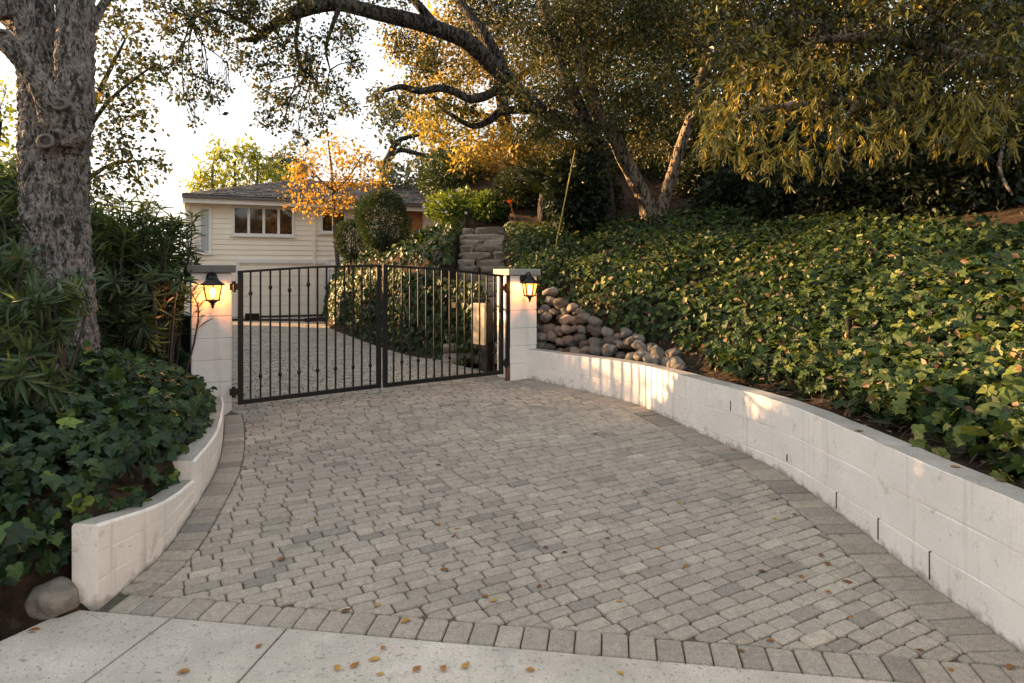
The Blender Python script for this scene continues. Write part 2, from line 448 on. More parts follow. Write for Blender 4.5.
LM_IVY = leaf_mat('ivy_leaf', [(0, (.010, .021, .010)), (.45, (.020, .042, .016)), (.72, (.038, .070, .020)), (.90, (.075, .13, .026)), (1, (.16, .22, .04))], .42, .18, .25)
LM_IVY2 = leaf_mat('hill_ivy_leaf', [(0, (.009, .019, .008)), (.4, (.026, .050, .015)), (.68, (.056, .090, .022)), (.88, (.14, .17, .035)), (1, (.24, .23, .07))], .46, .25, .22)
LM_OLE = leaf_mat('oleander_leaf', [(0, (.028, .048, .026)), (.5, (.062, .100, .046)), (.85, (.12, .165, .06)), (1, (.2, .24, .04))], .42, .28)
LM_OAK = leaf_mat('live_oak_leaf', [(0, (.014, .020, .009)), (.4, (.045, .054, .019)), (.72, (.115, .115, .032)), (1, (.30, .23, .06))], .45, .25)
LM_OAK2 = leaf_mat('gold_oak_leaf', [(0, (.07, .08, .025)), (.4, (.20, .18, .045)), (.7, (.38, .28, .075)), (1, (.52, .35, .11))], .5, .45)
LM_SYC = leaf_mat('olive_leaf', [(0, (.03, .04, .014)), (.5, (.085, .09, .028)), (.8, (.17, .14, .04)), (1, (.34, .22, .06))], .5, .35)
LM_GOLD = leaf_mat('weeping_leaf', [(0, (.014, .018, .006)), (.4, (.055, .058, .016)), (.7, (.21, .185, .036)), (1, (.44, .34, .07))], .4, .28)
LM_MAPLE = leaf_mat('autumn_leaf', [(0, (.22, .14, .04)), (.4, (.38, .23, .05)), (.8, (.48, .28, .06)), (1, (.52, .38, .10))], .5, .5)
LM_BAMB = leaf_mat('bamboo_leaf', [(0, (.10, .14, .03)), (.5, (.24, .28, .05)), (1, (.42, .40, .07))], .5, .5)
LM_GREY = leaf_mat('grey_green_leaf', [(0, (.05, .065, .045)), (.6, (.11, .125, .08)), (1, (.19, .19, .11))], .6, .3)
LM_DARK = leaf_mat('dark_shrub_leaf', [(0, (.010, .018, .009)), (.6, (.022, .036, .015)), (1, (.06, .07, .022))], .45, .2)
LM_BUSH = leaf_mat('clipped_shrub_leaf', [(0, (.018, .034, .014)), (.6, (.038, .064, .022)), (1, (.08, .11, .03))], .5, .22)
LM_LIME = leaf_mat('bright_shrub_leaf', [(0, (.05, .09, .02)), (.6, (.13, .19, .035)), (1, (.25, .30, .06))], .45, .4)
LM_FALL = leaf_mat('fallen_leaf', [(0, (.12, .055, .02)), (.4, (.30, .12, .03)), (.75, (.42, .20, .05)), (1, (.50, .34, .06))], .6, .15)
LM_LITTER = leaf_mat('dry_litter', [(0, (.05, .03, .02)), (.5, (.14, .08, .045)), (1, (.32, .2, .11))], .7, .1)
M_BARK = bark_mat('furrowed_bark', (.115, .102, .092), (.28, .252, .228), 1.6, .75)
M_BARK2 = bark_mat('oak_bark', (.025, .021, .018), (.095, .08, .068), 1.2, .8)
M_BARK3 = bark_mat('pale_oak_bark', (.11, .085, .062), (.33, .26, .19), 1.2, .7)
M_TWIG = simple('twig_bark', (.07, .055, .042), .9)
M_CUT = simple('cut_wood', (.12, .10, .085), .9, var=.3, scale=40)
M_CUT2 = simple('dark_cut_wood', (.06, .048, .04), .9, var=.4, scale=40)
M_FLOWER = simple('white_petal', (.8, .78, .74), .6, var=.03)
M_ORANGEF = simple('orange_petal', (.75, .22, .03), .6, var=.05)

# ------------------------------------------------------------------ plan of the place
W = np.array([[2.05, -8], [2.0, 0.5], [1.985, 1.6], [1.97, 2.63], [1.93, 3.17], [1.905, 3.865], [1.83, 4.695], [1.53, 5.64], [1.22, 6.5], [.86, 6.98], [.5, 7.40], [.17, 7.76]])
Ls = np.array([[-1.79, 2.955], [-1.775, 3.46], [-1.93, 4.25], [-2.04, 4.695], [-2.19, 5.136], [-2.43, 5.75], [-2.60, 6.12]])
E = np.array([[-.62, 8.8], [-.99, 9.4], [-1.63, 10.2], [-3.1, 13.3], [-4.4, 16.5], [-5.4, 19.6], [-6.2, 22.5]])
GA = np.array([-2.53, 6.25]); GB = np.array([-.085, 7.65])

def smooth_path(p, sub=8):
    q, _ = catmull(np.c_[p, np.zeros(len(p))], np.ones(len(p)), sub); return q[:, :2]
WS = smooth_path(W, 8); LS = smooth_path(Ls, 10); ES = smooth_path(E, 6)

def pdist(path, x, y):
    """signed distance (positive on the right of the path direction) and nearest path y"""
    x = np.asarray(x, float).ravel(); y = np.asarray(y, float).ravel()
    best = np.full(len(x), 1e9); sgn = np.ones(len(x)); ny = np.zeros(len(x))
    for i in range(len(path)-1):
        a = path[i]; d = path[i+1]-a; l2 = d@d
        t = ((x-a[0])*d[0]+(y-a[1])*d[1])/l2
        tc = t.clip(0, 1)
        qx = a[0]+tc*d[0]; qy = a[1]+tc*d[1]
        dd = np.hypot(x-qx, y-qy)
        cr = (x-a[0])*d[1]-(y-a[1])*d[0]
        m = dd < best-1e-9
        best = np.where(m, dd, best); sgn = np.where(m, np.sign(cr), sgn); ny = np.where(m, qy, ny)
    return best*sgn, ny
def sst(a, b, x):
    t = ((x-a)/(b-a)).clip(0, 1); return t*t*(3-2*t)

ST_X0, ST_X1, ST_Y0, ST_Y1 = -.92, -.10, 9.0, 12.6
def stair_z(y): return .37+(np.asarray(y)-ST_Y0)/(ST_Y1-ST_Y0)*1.98

def T(x, y):
    sh = np.shape(x); x = np.asarray(x, float).ravel(); y = np.asarray(y, float).ravel()
    z = gz(y)-.05
    # right-hand bank
    d, ny = pdist(WS, x, y)
    inR = np.where(y < 7.9, d > .135, x > ST_X1)
    da = np.abs(d)
    fr = .64+.50*(da-.42).clip(0, 3.0)+.36*(da-3.42).clip(0, 6)+.12*(da-9.42).clip(0, 40)
    fl = .64+.72*sst(.30, .95, da)+.33*(da-.75).clip(0, 4)+.4*(da-4.6).clip(0, 6)+.12*(da-10.6).clip(0, 40)
    w = sst(5.2, 7.7, ny)
    bump_ = (n2(x, y, .8, 3)-.5)*.28*sst(.5, 2, da)
    zr = fr*(1-w)+fl*w+bump_
    z = np.where(inR, zr, z)
    # mound behind the gate
    e, _ = pdist(ES, x, y)
    inM = (e > .05) & (y > 8.85) & (x <= ST_X0)
    top = np.interp(y, [9, 12, 16, 20], [1.15, 1.45, 1.36, 1.2])
    zm = .37+top*sst(.02, .45, e)+.36*(e-.3).clip(0, 4)+.3*(e-4.3).clip(0, 10)+(n2(x, y, 1., 5)-.5)*.2
    z = np.where(inM, np.minimum(zm, zr+.9), z)
    inS = (x > ST_X0) & (x <= ST_X1) & (y > ST_Y0)
    bl = sst(ST_Y1-.1, 13.6, y); zs = np.where(y < ST_Y1, stair_z(y)-.22, 2.14*(1-bl)+zr*bl)
    z = np.where(inS, zs, z)
    # left-hand bank
    l, _ = pdist(LS, x, y)
    inL = ((l < -.115) & (y < 5.95)) | ((x < -3.05) & (y >= 6.3) & (y < 8.2))
    la = np.abs(l)
    zl = .44+.42*la.clip(0, 1.7)+(n2(x, y, 1.2, 9)-.5)*.12*sst(.2, .8, la)
    fade = sst(2.5+.32*sst(-2.3, -1.95, x), 2.95+.22*sst(-2.3, -1.95, x), y)*(1-sst(6.15, 7.2, y))
    z = np.where(inL & (x < -1.6), (gz(y)-.03)*(1-fade)+zl*fade, z)
    return z.reshape(sh)

def build_ground():
    xs = np.concatenate([np.linspace(-400, -40, 10), np.linspace(-36, -9, 14), np.arange(-8.5, 6, .11), np.arange(6, 12, .3), np.linspace(12, 40, 16), np.linspace(50, 400, 10)])
    ys = np.concatenate([np.linspace(-300, -14, 8), np.linspace(-12, 1.5, 16), np.arange(1.6, 14, .11), np.arange(14, 30, .4), np.linspace(31, 60, 14), np.linspace(70, 500, 12)])
    X, Y = np.meshgrid(xs, ys)
    Z = T(X, Y)+(n2(X, Y, 5, 2)-.5)*.02
    mb = MB(); n, m = X.shape; idx = np.arange(n*m).reshape(n, m)
    q = np.stack([idx[:-1, :-1], idx[:-1, 1:], idx[1:, 1:], idx[1:, :-1]], -1).reshape(-1, 4)
    mb.add(np.stack([X, Y, Z], -1).reshape(-1, 3), [q])
    tag(mb.build('ground', M_SOIL, smooth=True), kind='structure')
build_ground()

# street edge of the pavers
S0 = np.array([-1.716, 2.916]); S1 = np.array([1.72, 2.414]); sdir = (S1-S0)/np.linalg.norm(S1-S0); snor = np.array([-sdir[1], sdir[0]])
def street_y(x): return S0[1]+(x-S0[0])*sdir[1]/sdir[0]

def sheet(name, poly, dz, mat, kind='structure', thick=.1):
    mb = MB(); poly = np.asarray(poly, float); n = len(poly)
    z = gz(poly[:, 1])+dz
    top = np.c_[poly, z]; bot = np.c_[poly, z-thick]
    Fs = [np.arange(n)] + [np.array([[i, i+n, (i+1) % n+n, (i+1) % n] for i in range(n)])]
    mb.add(np.vstack([top, bot]), Fs)
    return tag(mb.build(name, mat), kind=kind)

def build_sidewalk():
    mb = MB()
    def slab(xa0, xa1, xb0, xb1, y1=None):
        # (xa at the paver edge, xb 0.5 m nearer)
        def line(a, b, yy, x):
            k = (b-a)/-.47
            return x
        ya = lambda x: street_y(x)-.008
        far = 1.15
        sl0 = (xb0-xa0)/.47; sl1 = (xb1-xa1)/.47
        p = [[xa0, ya(xa0)], [xa0+sl0*(ya(xa0)-far), far], [xa1+sl1*(ya(xa1)-far), far], [xa1, ya(xa1)]]
        p = np.array(p); z = gz(p[:, 1])+.004+rng.normal()*.002
        n = 4
        mb.add(np.vstack([np.c_[p, z], np.c_[p, z-.1]]), [np.arange(n), np.array([[i, i+n, (i+1) % n+n, (i+1) % n] for i in range(n)])], rng.random())
    js = [(-6.5, -6.9), (-4.9, -5.2), (-3.3, -3.55)]
    J = [(-1.90, -2.16), (-1.43, -1.55), (-.92, -1.01), (1.9, 1.9), (3.5, 3.55), (5.2, 5.3)]
    for a, b in zip(J[:-1], J[1:]):
        g = .004
        slab(a[0]+g, b[0]-g, a[1]+g, b[1]-g)
    tag(mb.build('sidewalk', M_CONC, bevel=.006), kind='structure')
    sheet('road', [[-300, -40], [300, -40], [300, .9], [-300, .9]], -.03, M_ASPH)
    mb = MB()
    box(mb, -300, 300, .95, 1.10, -.2, .05)
    tag(mb.build('kerb', M_CONC, bevel=.02), kind='structure')
build_sidewalk()

# ------------------------------------------------------------------ pavers
def offs(path, o):
    t = np.gradient(path, axis=0); t /= np.linalg.norm(t, axis=1)[:, None]
    nr = np.c_[t[:, 1], -t[:, 0]]          # right normal
    return path+nr*o
def clip_half(poly, p, n):
    out = []; m = len(poly)
    if m == 0: return poly
    s = [(q-p)@n for q in poly]
    for i in range(m):
        j = (i+1) % m
        if s[i] >= 0: out.append(poly[i])
        if (s[i] >= 0) != (s[j] >= 0):
            t = s[i]/(s[i]-s[j]); out.append(poly[i]+(poly[j]-poly[i])*t)
    return out
def area(p):
    p = np.asarray(p); x, y = p[:, 0], p[:, 1]
    return .5*np.sum(x*np.roll(y, -1)-np.roll(x, -1)*y)
PAV = MB()
def paver(poly, tint, gap=.0026, cham=.008, hi=True):
    p = np.asarray(poly, float)
    if len(p) < 3: return
    a = area(p)
    if a < 0: p = p[::-1]; a = -a
    if a < .0012: return
    keep = [i for i in range(len(p)) if np.linalg.norm(p[i]-p[i-1]) > .012]
    p = p[keep]
    if len(p) < 3: return
    def inset(q, o):
        n = len(q); r = []
        for i in range(n):
            e0 = q[i]-q[i-1]; e1 = q[(i+1) % n]-q[i]
            e0 = e0/np.linalg.norm(e0); e1 = e1/np.linalg.norm(e1)
            n0 = np.array([-e0[1], e0[0]]); n1 = np.array([-e1[1], e1[0]])
            b = n0+n1; b /= max(b@b/2, .6)
            r.append(q[i]+b*o)
        return np.array(r)
    g = inset(p, gap)
    if area(g) < .0006: return
    # round corners
    r = []
    n = len(g)
    for i in range(n):
        l0 = np.linalg.norm(g[i]-g[i-1]); l1 = np.linalg.norm(g[(i+1) % n]-g[i])
        c = cham*rng.uniform(.6, 1.5)
        r.append(g[i]+(g[i-1]-g[i])/l0*min(c, l0*.3)); r.append(g[i]+(g[(i+1) % n]-g[i])/l1*min(c, l1*.3))
    g = np.array(r); n = len(g)
    cen = g.mean(0)
    t = cen+(g-cen)*(1-.005/max(.03, np.linalg.norm(g-cen, axis=1).min()))
    tilt = rng.normal(size=2)*.012; dh = rng.normal()*.0016
    zf = lambda q, o: gz(q[:, 1])+o+dh+(q-cen)@tilt
    if hi:
        mid = g
        V = np.vstack([np.c_[t, zf(t, 0)], np.c_[mid, zf(mid, -.006)], np.c_[mid, zf(mid, -.045)]])
        i = np.arange(n); j = (i+1) % n
        PAV.add(V, [i, np.stack([i, i+n, j+n, j], -1)[:, ::1], np.stack([i+n, i+2*n, j+2*n, j+n], -1)], tint)
    else:
        V = np.vstack([np.c_[t, zf(t, 0)], np.c_[g, zf(g, -.03)]])
        i = np.arange(n); j = (i+1) % n
        PAV.add(V, [i, np.stack([i, i+n, j+n, j], -1)], tint)
def ptint(): return float(np.clip(rng.normal(.48, .11), 0, 1)) if rng.random() > .08 else float(rng.uniform(.12, .34))

LB = offs(LS, .165); RB = offs(WS, -.225)
RB = RB[(RB[:, 1] > 1.0)]
def soldier(path0, path1, w, tint=ptint):
    """pavers laid across a border strip between two offset paths"""
    s = np.r_[0, np.cumsum(np.linalg.norm(np.diff(path0, axis=0), axis=1))]
    k = int(s[-1]/w); ss = np.linspace(0, s[-1], k+1)
    A = np.c_[np.interp(ss, s, path0[:, 0]), np.interp(ss, s, path0[:, 1])]; B = np.c_[np.interp(ss, s, path1[:, 0]), np.interp(ss, s, path1[:, 1])]
    for i in range(k):
        q = [A[i], B[i], B[i+1], A[i+1]]
        q = clip_half(q, S0+snor*.0, snor)
        q = clip_half(q, S0+snor*.155, snor)
        if len(q) >= 3: paver(q, max(0, ptint()-.14))
# along the street edge
sl = np.array([S0+sdir*t for t in np.arange(-.02, 3.75, .105)])
for i in range(len(sl)-1):
    paver([sl[i], sl[i+1], sl[i+1]+snor*.153, sl[i]+snor*.153], ptint()*.9)
soldier(offs(LS, .004), LB, .105)
w0 = WS[WS[:, 1] > 1.5]
soldier(offs(WS, -.004)[WS[:, 1] > 1.5], offs(WS, -.225)[WS[:, 1] > 1.5], .115)
# field polygon
RBf = offs(WS, -.225); RBf = RBf[RBf[:, 1] > 2.2]
LBf = LB[::-1]
field = np.vstack([[[-2.0, street_y(-2)+.15]], [[2.2, street_y(2.2)+.15]], RBf, [[-.02, 7.7], [-.25, 8.15]], offs(ES, -.04)[:-3], [[-5.3, 21.95], [-10.5, 19.5], [-11, 15], [-6.5, 9.5], [-3.0, 6.75], [-2.62, 6.3]], LBf])
def inside(poly, x, y):
    c = np.zeros(len(x), bool); n = len(poly); j = n-1
    for i in range(n):
        xi, yi = poly[i]; xj, yj = poly[j]
        m = ((yi > y) != (yj > y)) & (x < (xj-xi)*(y-yi)/(yj-yi+1e-12)+xi)
        c ^= m; j = i
    return c
def build_field():
    a = R(29); e1 = np.array([math.cos(a), math.sin(a)]); e2 = np.array([-e1[1], e1[0]])
    c0 = field@e1; c1 = field@e2
    rows = np.arange(c1.min()-.1, c1.max()+.1, .074)
    items = []
    for v in rows:
        u = c0.min()-rng.random()*.2
        while u < c0.max():
            l = rng.choice([.10, .135, .142, .142, .148, .155])
            items.append((u, v, l)); u += l
    it = np.array(items)
    cen = it[:, :1]*e1+it[:, 2:3]*.5*e1+(it[:, 1:2]+.037)*e2
    near = inside(field, cen[:, 0], cen[:, 1])
    d = np.full(len(cen), 1e9); seg = np.zeros(len(cen), int)
    n = len(field)
    for i in range(n):
        p = field[i]; q = field[(i+1) % n]; dd = q-p; l2 = dd@dd+1e-12
        t = (((cen-p)@dd)/l2).clip(0, 1); r = np.linalg.norm(cen-(p+t[:, None]*dd), axis=1)
        m = r < d; d = np.where(m, r, d); seg = np.where(m, i, seg)
    for k in range(len(it)):
        if not near[k] and d[k] > .09: continue
        u, v, l = it[k]
        jit = rng.normal(size=2)*.0012
        poly = [e1*u+e2*v+jit, e1*(u+l)+e2*v+jit, e1*(u+l)+e2*(v+.074)+jit, e1*u+e2*(v+.074)+jit]
        if d[k] < .14:
            i = seg[k]; p = field[i]; q = field[(i+1) % n]; t = q-p; t = t/np.linalg.norm(t)
            poly = clip_half(poly, p, np.array([-t[1], t[0]]))
            if len(poly) > 2: poly = clip_half(poly, S0+snor*.153, snor)
        if len(poly) > 2: paver(poly, ptint(), hi=cen[k, 1] < 6.5)
build_field()
tag(PAV.build('driveway', M_PAVER), kind='structure')
jp = np.vstack([[[-1.78, street_y(-1.78)]], [[2.1, street_y(2.1)]], WS[WS[:, 1] > 2.4], [[0, 7.8], [-.2, 8.3]], ES[:-3], [[-5.2, 22.2], [-11, 19.6], [-11.2, 15], [-6.6, 9.5], [-3.0, 6.9], [-2.6, 6.4]], LS[::-1]])
# joint bed follows the slope: a strip mesh per fan is avoided by subdividing in y
def build_joint():
    mb = MB()
    xs = np.arange(-11.4, 2.3, .1); ys = np.arange(2.2, 22.3, .1)
    X, Y = np.meshgrid(xs, ys); ins = inside(jp, X.ravel()+.05, Y.ravel()+.05).reshape(X.shape)
    idx = np.arange(X.size).reshape(X.shape)
    q = np.stack([idx[:-1, :-1], idx[:-1, 1:], idx[1:, 1:], idx[1:, :-1]], -1)[ins[:-1, :-1]]
    mb.add(np.stack([X, Y, gz(Y)-.012], -1).reshape(-1, 3), [q.reshape(-1, 4)])
    tag(mb.build('driveway_bed', M_JOINT), kind='structure')
build_joint()

# ------------------------------------------------------------------ block walls
def sweep(mb, path, prof, mat_of=None):
    """prof: list of (offset to the right, zfunc(i)); closed across the top, ends capped"""
    t = np.gradient(path, axis=0); t /= np.linalg.norm(t, axis=1)[:, None]; nr = np.c_[t[:, 1], -t[:, 0]]
    s = np.r_[0, np.cumsum(np.linalg.norm(np.diff(path, axis=0), axis=1))]
    n = len(path); k = len(prof); V = np.zeros((n, k, 3)); UV = np.zeros((n, k, 2))
    for j, (o, zf) in enumerate(prof):
        z = np.broadcast_to(zf, (n,)) if not callable(zf) else zf(path)
        jit = (n2(s, np.full(n, j*3.1), 6, 4)-.5)*.008
        V[:, j, :2] = path+nr*(o+jit)[:, None] if np.ndim(jit) else path+nr*o
        V[:, j, 2] = z+(n2(s, np.full(n, j*7.7), 5, 8)-.5)*.006
        UV[:, j] = np.c_[s, np.full(n, 25.) + z*0]
    idx = np.arange(n*k).reshape(n, k)
    for j in range(k-1):
        q = np.stack([idx[:-1, j], idx[1:, j], idx[1:, j+1], idx[:-1, j+1]], -1)
        m = mat_of(j) if mat_of else 0
        mb.F.append((q+mb.n, m))
    mb.F.append((idx[0][None]+mb.n, 0)); mb.F.append((idx[-1][::-1][None]+mb.n, 0))
    mb.V.append(V.reshape(-1, 3)); mb.T.append(np.full(n*k, .5)); mb.UV.append(UV.reshape(-1, 2)); mb.hasuv = True; mb.n += n*k

def resample(path, step):
    s = np.r_[0, np.cumsum(np.linalg.norm(np.diff(path, axis=0), axis=1))]
    ss = np.linspace(0, s[-1], int(s[-1]/step)+2)
    return np.c_[np.interp(ss, s, path[:, 0]), np.interp(ss, s, path[:, 1])]

def build_right_wall():
    mb = MB()
    p = resample(WS[WS[:, 1] > -4], .06)
    z0 = .70
    gr = lambda z: [(0, z+.006), (.007, z+.002), (.007, z-.002), (0, z-.006)]
    prof = [(0, lambda q: gz(q[:, 1])-.06)]
    for z in (.10, .30, .50): prof += [(0.0, z-.006), (.004, z-.002), (.004, z+.002), (0.0, z+.006)]
    prof += [(0, z0-.006), (.002, z0-.002), (.007, z0), (.143, z0), (.15, z0-.006), (.15, .05)]
    k = len(prof)
    sweep(mb, p, prof, lambda j: 1 if j in (k-5, k-4, k-3) else 0)
    # open head joints showing as short dark slots near the foot
    for yy, za, zb_ in ((3.98, .205, .30), (3.55, .19, .30), (3.16, .17, .30), (4.62, .315, .36), (5.2, .52, .60)):
        i = int(np.argmin(np.abs(p[:, 1]-yy))); t = p[i+1]-p[i]; t = t/np.linalg.norm(t); nr_ = np.array([t[1], -t[0]])
        q0 = p[i]-nr_*.004; A = q0-t*.004; B = q0+t*.004; C_ = B+nr_*.02; D_ = A+nr_*.02
        V = [[*A, za], [*B, za], [*C_, za], [*D_, za], [*A, zb_], [*B, zb_], [*C_, zb_], [*D_, zb_]]
        mb.add(V, BOXF, None, 2)
    o = mb.build('block_wall', [M_WALLP, M_WALLTOP, M_JOINT])
    tag(o, 'long low white painted block wall curving along the right of the driveway', 'wall')
build_right_wall()

def build_left_wall():
    s = np.r_[0, np.cumsum(np.linalg.norm(np.diff(LS, axis=0), axis=1))]
    p = resample(LS, .04); sp = np.linspace(0, s[-1], len(p))
    yb = 4.02
    lo = p[p[:, 1] < yb+.35]; hi = p[p[:, 1] > yb]
    mb = MB()
    ztop = lambda q: np.interp(q[:, 1], [2.95, 3.6, 4.4], [.50, .40, .32])
    def zc(fr):
        return lambda q: (ztop(q)*fr+(gz(q[:, 1])-.02)*(1-fr))
    prof = [(.0, lambda q: gz(q[:, 1])-.08)]
    for f in (.36, .68):
        prof += [(0.0, lambda q, f=f: zc(f)(q)-.006), (-.005, lambda q, f=f: zc(f)(q)-.002), (-.005, lambda q, f=f: zc(f)(q)+.002), (0.0, lambda q, f=f: zc(f)(q)+.006)]
    prof += [(0, lambda q: ztop(q)-.012), (-.012, ztop), (-.11, ztop), (-.12, lambda q: ztop(q)-.012), (-.12, lambda q: gz(q[:, 1])-.08)]
    k = len(prof)
    prof = [(o, (lambda q, z=z: np.full(len(q), z)) if not callable(z) else z) for o, z in prof]
    sweepL(mb, lo, prof, k)
    z2 = .47
    prof2 = [(0.003, lambda q: gz(q[:, 1])-.08)]
    for z in (.34,):
        prof2 += [(0.003, lambda q, z=z: np.full(len(q), z-.006)), (-.002, lambda q, z=z: np.full(len(q), z-.002)), (-.002, lambda q, z=z: np.full(len(q), z+.002)), (.003, lambda q, z=z: np.full(len(q), z+.006))]
    prof2 += [(.003, lambda q: np.full(len(q), z2-.012)), (-.01, lambda q: np.full(len(q), z2)), (-.12, lambda q: np.full(len(q), z2)), (-.13, lambda q: np.full(len(q), z2-.012)), (-.13, lambda q: gz(q[:, 1])-.08)]
    sweepL(mb, hi, prof2, len(prof2))
    o = mb.build('block_wall', [M_WALLL, M_WALLTOP])
    tag(o, 'short stepped white painted block wall holding back the dark ivy bank on the left', 'wall')
def sweepL(mb, path, prof, k):
    sweep(mb, path, prof, lambda j: 1 if j in (k-4, k-3) else 0)
build_left_wall()

# ------------------------------------------------------------------ gate pillars
PR = R(27); pe = np.array([math.cos(PR), math.sin(PR)]); pn = np.array([-pe[1], pe[0]])    # along the front, inward
def pillar(corner_xy, from_left, label, capmat, ztop, S=.34):
    c = np.asarray(corner_xy, float)
    cen = c+pe*S/2*(1 if from_left else -1)+pn*S/2
    zb = float(gz(cen[1]))-.06
    e = empty('gate_pillar', (cen[0], cen[1], zb), label, 'pillar', 'white block gate pillars', PR)
    mb = MB(); h = ztop-.07-zb; k = 7; hc = .2; z = 0
    top = h
    zs = [top-i*hc for i in range(8)]
    zs = [q for q in zs if q > .05]+[0]
    for a, b in zip(zs[1:], zs[:-1]):
        o = rng.normal()*.002; t = .003
        box(mb, -S/2+o, S/2+o, -S/2, S/2, a+.003, b-.003)
    box(mb, -S/2+.009, S/2-.009, -S/2+.009, S/2-.009, .01, top-.001)
    mb.build('shaft', M_PIL, e, bevel=.005)
    mb = MB(); box(mb, -S/2-.035, S/2+.035, -S/2-.035, S/2+.035, h, h+.07)
    mb.build('cap', capmat, e, bevel=.008)
    return cen, e
cL, pilL = pillar((-2.585, 6.30), False, 'white block gate pillar with a dark mossy cap beside the left ivy bank', M_CAP, 1.645)
cR, pilR = pillar((-.02, 7.66), True, 'white block gate pillar with a pale cap at the end of the long white wall', M_CAP2, 1.612)

def lantern(cen, label, zc, S=.34, scale=1.):
    fx = np.array([pe[1], -pe[0]])       # outward from the front face
    base = cen+fx*(S/2+.001)
    e = empty('wall_lantern', (base[0], base[1], zc), label, 'lantern', 'lit black wall lanterns', PR)
    # local: +x along face, -y outward
    yo = -.145
    mb = MB(); lathe(mb, [(.0, 0), (.05, 0), (.05, .012), (.035, .024), (0, .026)], 16)
    v = mb.V[0].copy(); mb.V[0] = np.c_[v[:, 0], -v[:, 2], v[:, 1]*1.35+.02]
    tube(mb, [(0, -.02, .02), (0, -.06, .065), (0, -.105, .085), (0, yo, .08), (0, yo, .045)], .009, 8, 4)
    tube(mb, [(0, -.02, .0), (0, -.055, .02), (0, -.085, .05), (0, -.075, .075)], .006, 6, 4)
    mb.build('bracket', M_STEEL, e, smooth=True)
    mb = MB(); c = (0, yo, 0)
    lathe(mb, [(.0, .085), (.011, .08), (.011, .062), (.02, .058), (.012, .05), (.03, .045), (.048, .03), (.058, .008), (.092, -.015), (.118, -.028), (.118, -.036), (.0, -.034)], 6, c, rot=R(30))
    mb.build('lamp_roof', M_STEEL, e)
    top, bot, zt, zb = .086, .060, -.036, -.165
    mb = MB()
    for i in range(6):
        a = R(60*i+30)
        p = np.array([math.cos(a)*top, math.sin(a)*top+yo, zt]); q = np.array([math.cos(a)*bot, math.sin(a)*bot+yo, zb])
        bar(mb, p, q, .010)
    lathe(mb, [(0, zb+.002), (.070, zb+.002), (.072, zb-.008), (.045, zb-.016), (.026, zb-.03), (0, zb-.03)], 6, c, rot=R(30))
    mb.build('lamp_cage', M_STEEL, e)
    mb = MB(); lathe(mb, [(0, zb-.028), (.016, zb-.03), (.022, zb-.042), (.01, zb-.052), (.014, zb-.062), (.0, zb-.085)], 12, c)
    mb.build('finial', M_STEEL, e, smooth=True)
    mb = MB()
    for i in range(6):
        a = R(60*i+30); b = R(60*i+90)
        V = [[math.cos(a)*(top-.004), math.sin(a)*(top-.004)+yo, zt], [math.cos(b)*(top-.004), math.sin(b)*(top-.004)+yo, zt], [math.cos(b)*(bot-.004), math.sin(b)*(bot-.004)+yo, zb], [math.cos(a)*(bot-.004), math.sin(a)*(bot-.004)+yo, zb]]
        mb.add(V, [np.array([[0, 1, 2, 3]])])
    mb.build('glass_pane', M_LGLASS_CLEAR, e)
    mb = MB(); lathe(mb, [(0, zb+.01), (.012, zb+.012), (.012, zb+.045), (.022, zb+.062), (.020, zb+.085), (.006, zb+.108), (0, zb+.11)], 12, c)
    mb.build('bulb', M_BULB, e, smooth=True)
    li = bpy.data.lights.new('lantern_light', 'POINT'); li.energy = LAMP_W; li.color = (1, .52, .29); li.shadow_soft_size = .02
    lo = bpy.data.objects.new('lantern_light', li); COL.objects.link(lo); lo.parent = e; lo.location = (0, yo, -.045)
def clear_glass():
    m, nt, b = newmat('lamp_pane_glass')
    tr = N(nt, 'ShaderNodeBsdfTransparent'); tr.inputs['Color'].default_value = (1, .60, .28, 1)
    em = N(nt, 'ShaderNodeEmission', Strength=.13); em.inputs['Color'].default_value = (1, .50, .18, 1)
    ad = N(nt, 'ShaderNodeAddShader'); lk(nt, tr.outputs[0], ad.inputs[0]); lk(nt, em.outputs[0], ad.inputs[1])
    lk(nt, ad.outputs[0], nt.nodes['Material Output'].inputs['Surface']); return m
M_LGLASS_CLEAR = clear_glass()
LAMP_W = 2.0
lantern(cL, 'lit black hexagonal lantern on the mossy capped gate pillar', 1.50)
lantern(cR, 'lit black hexagonal lantern on the pale capped gate pillar beside the rock wall', 1.485)

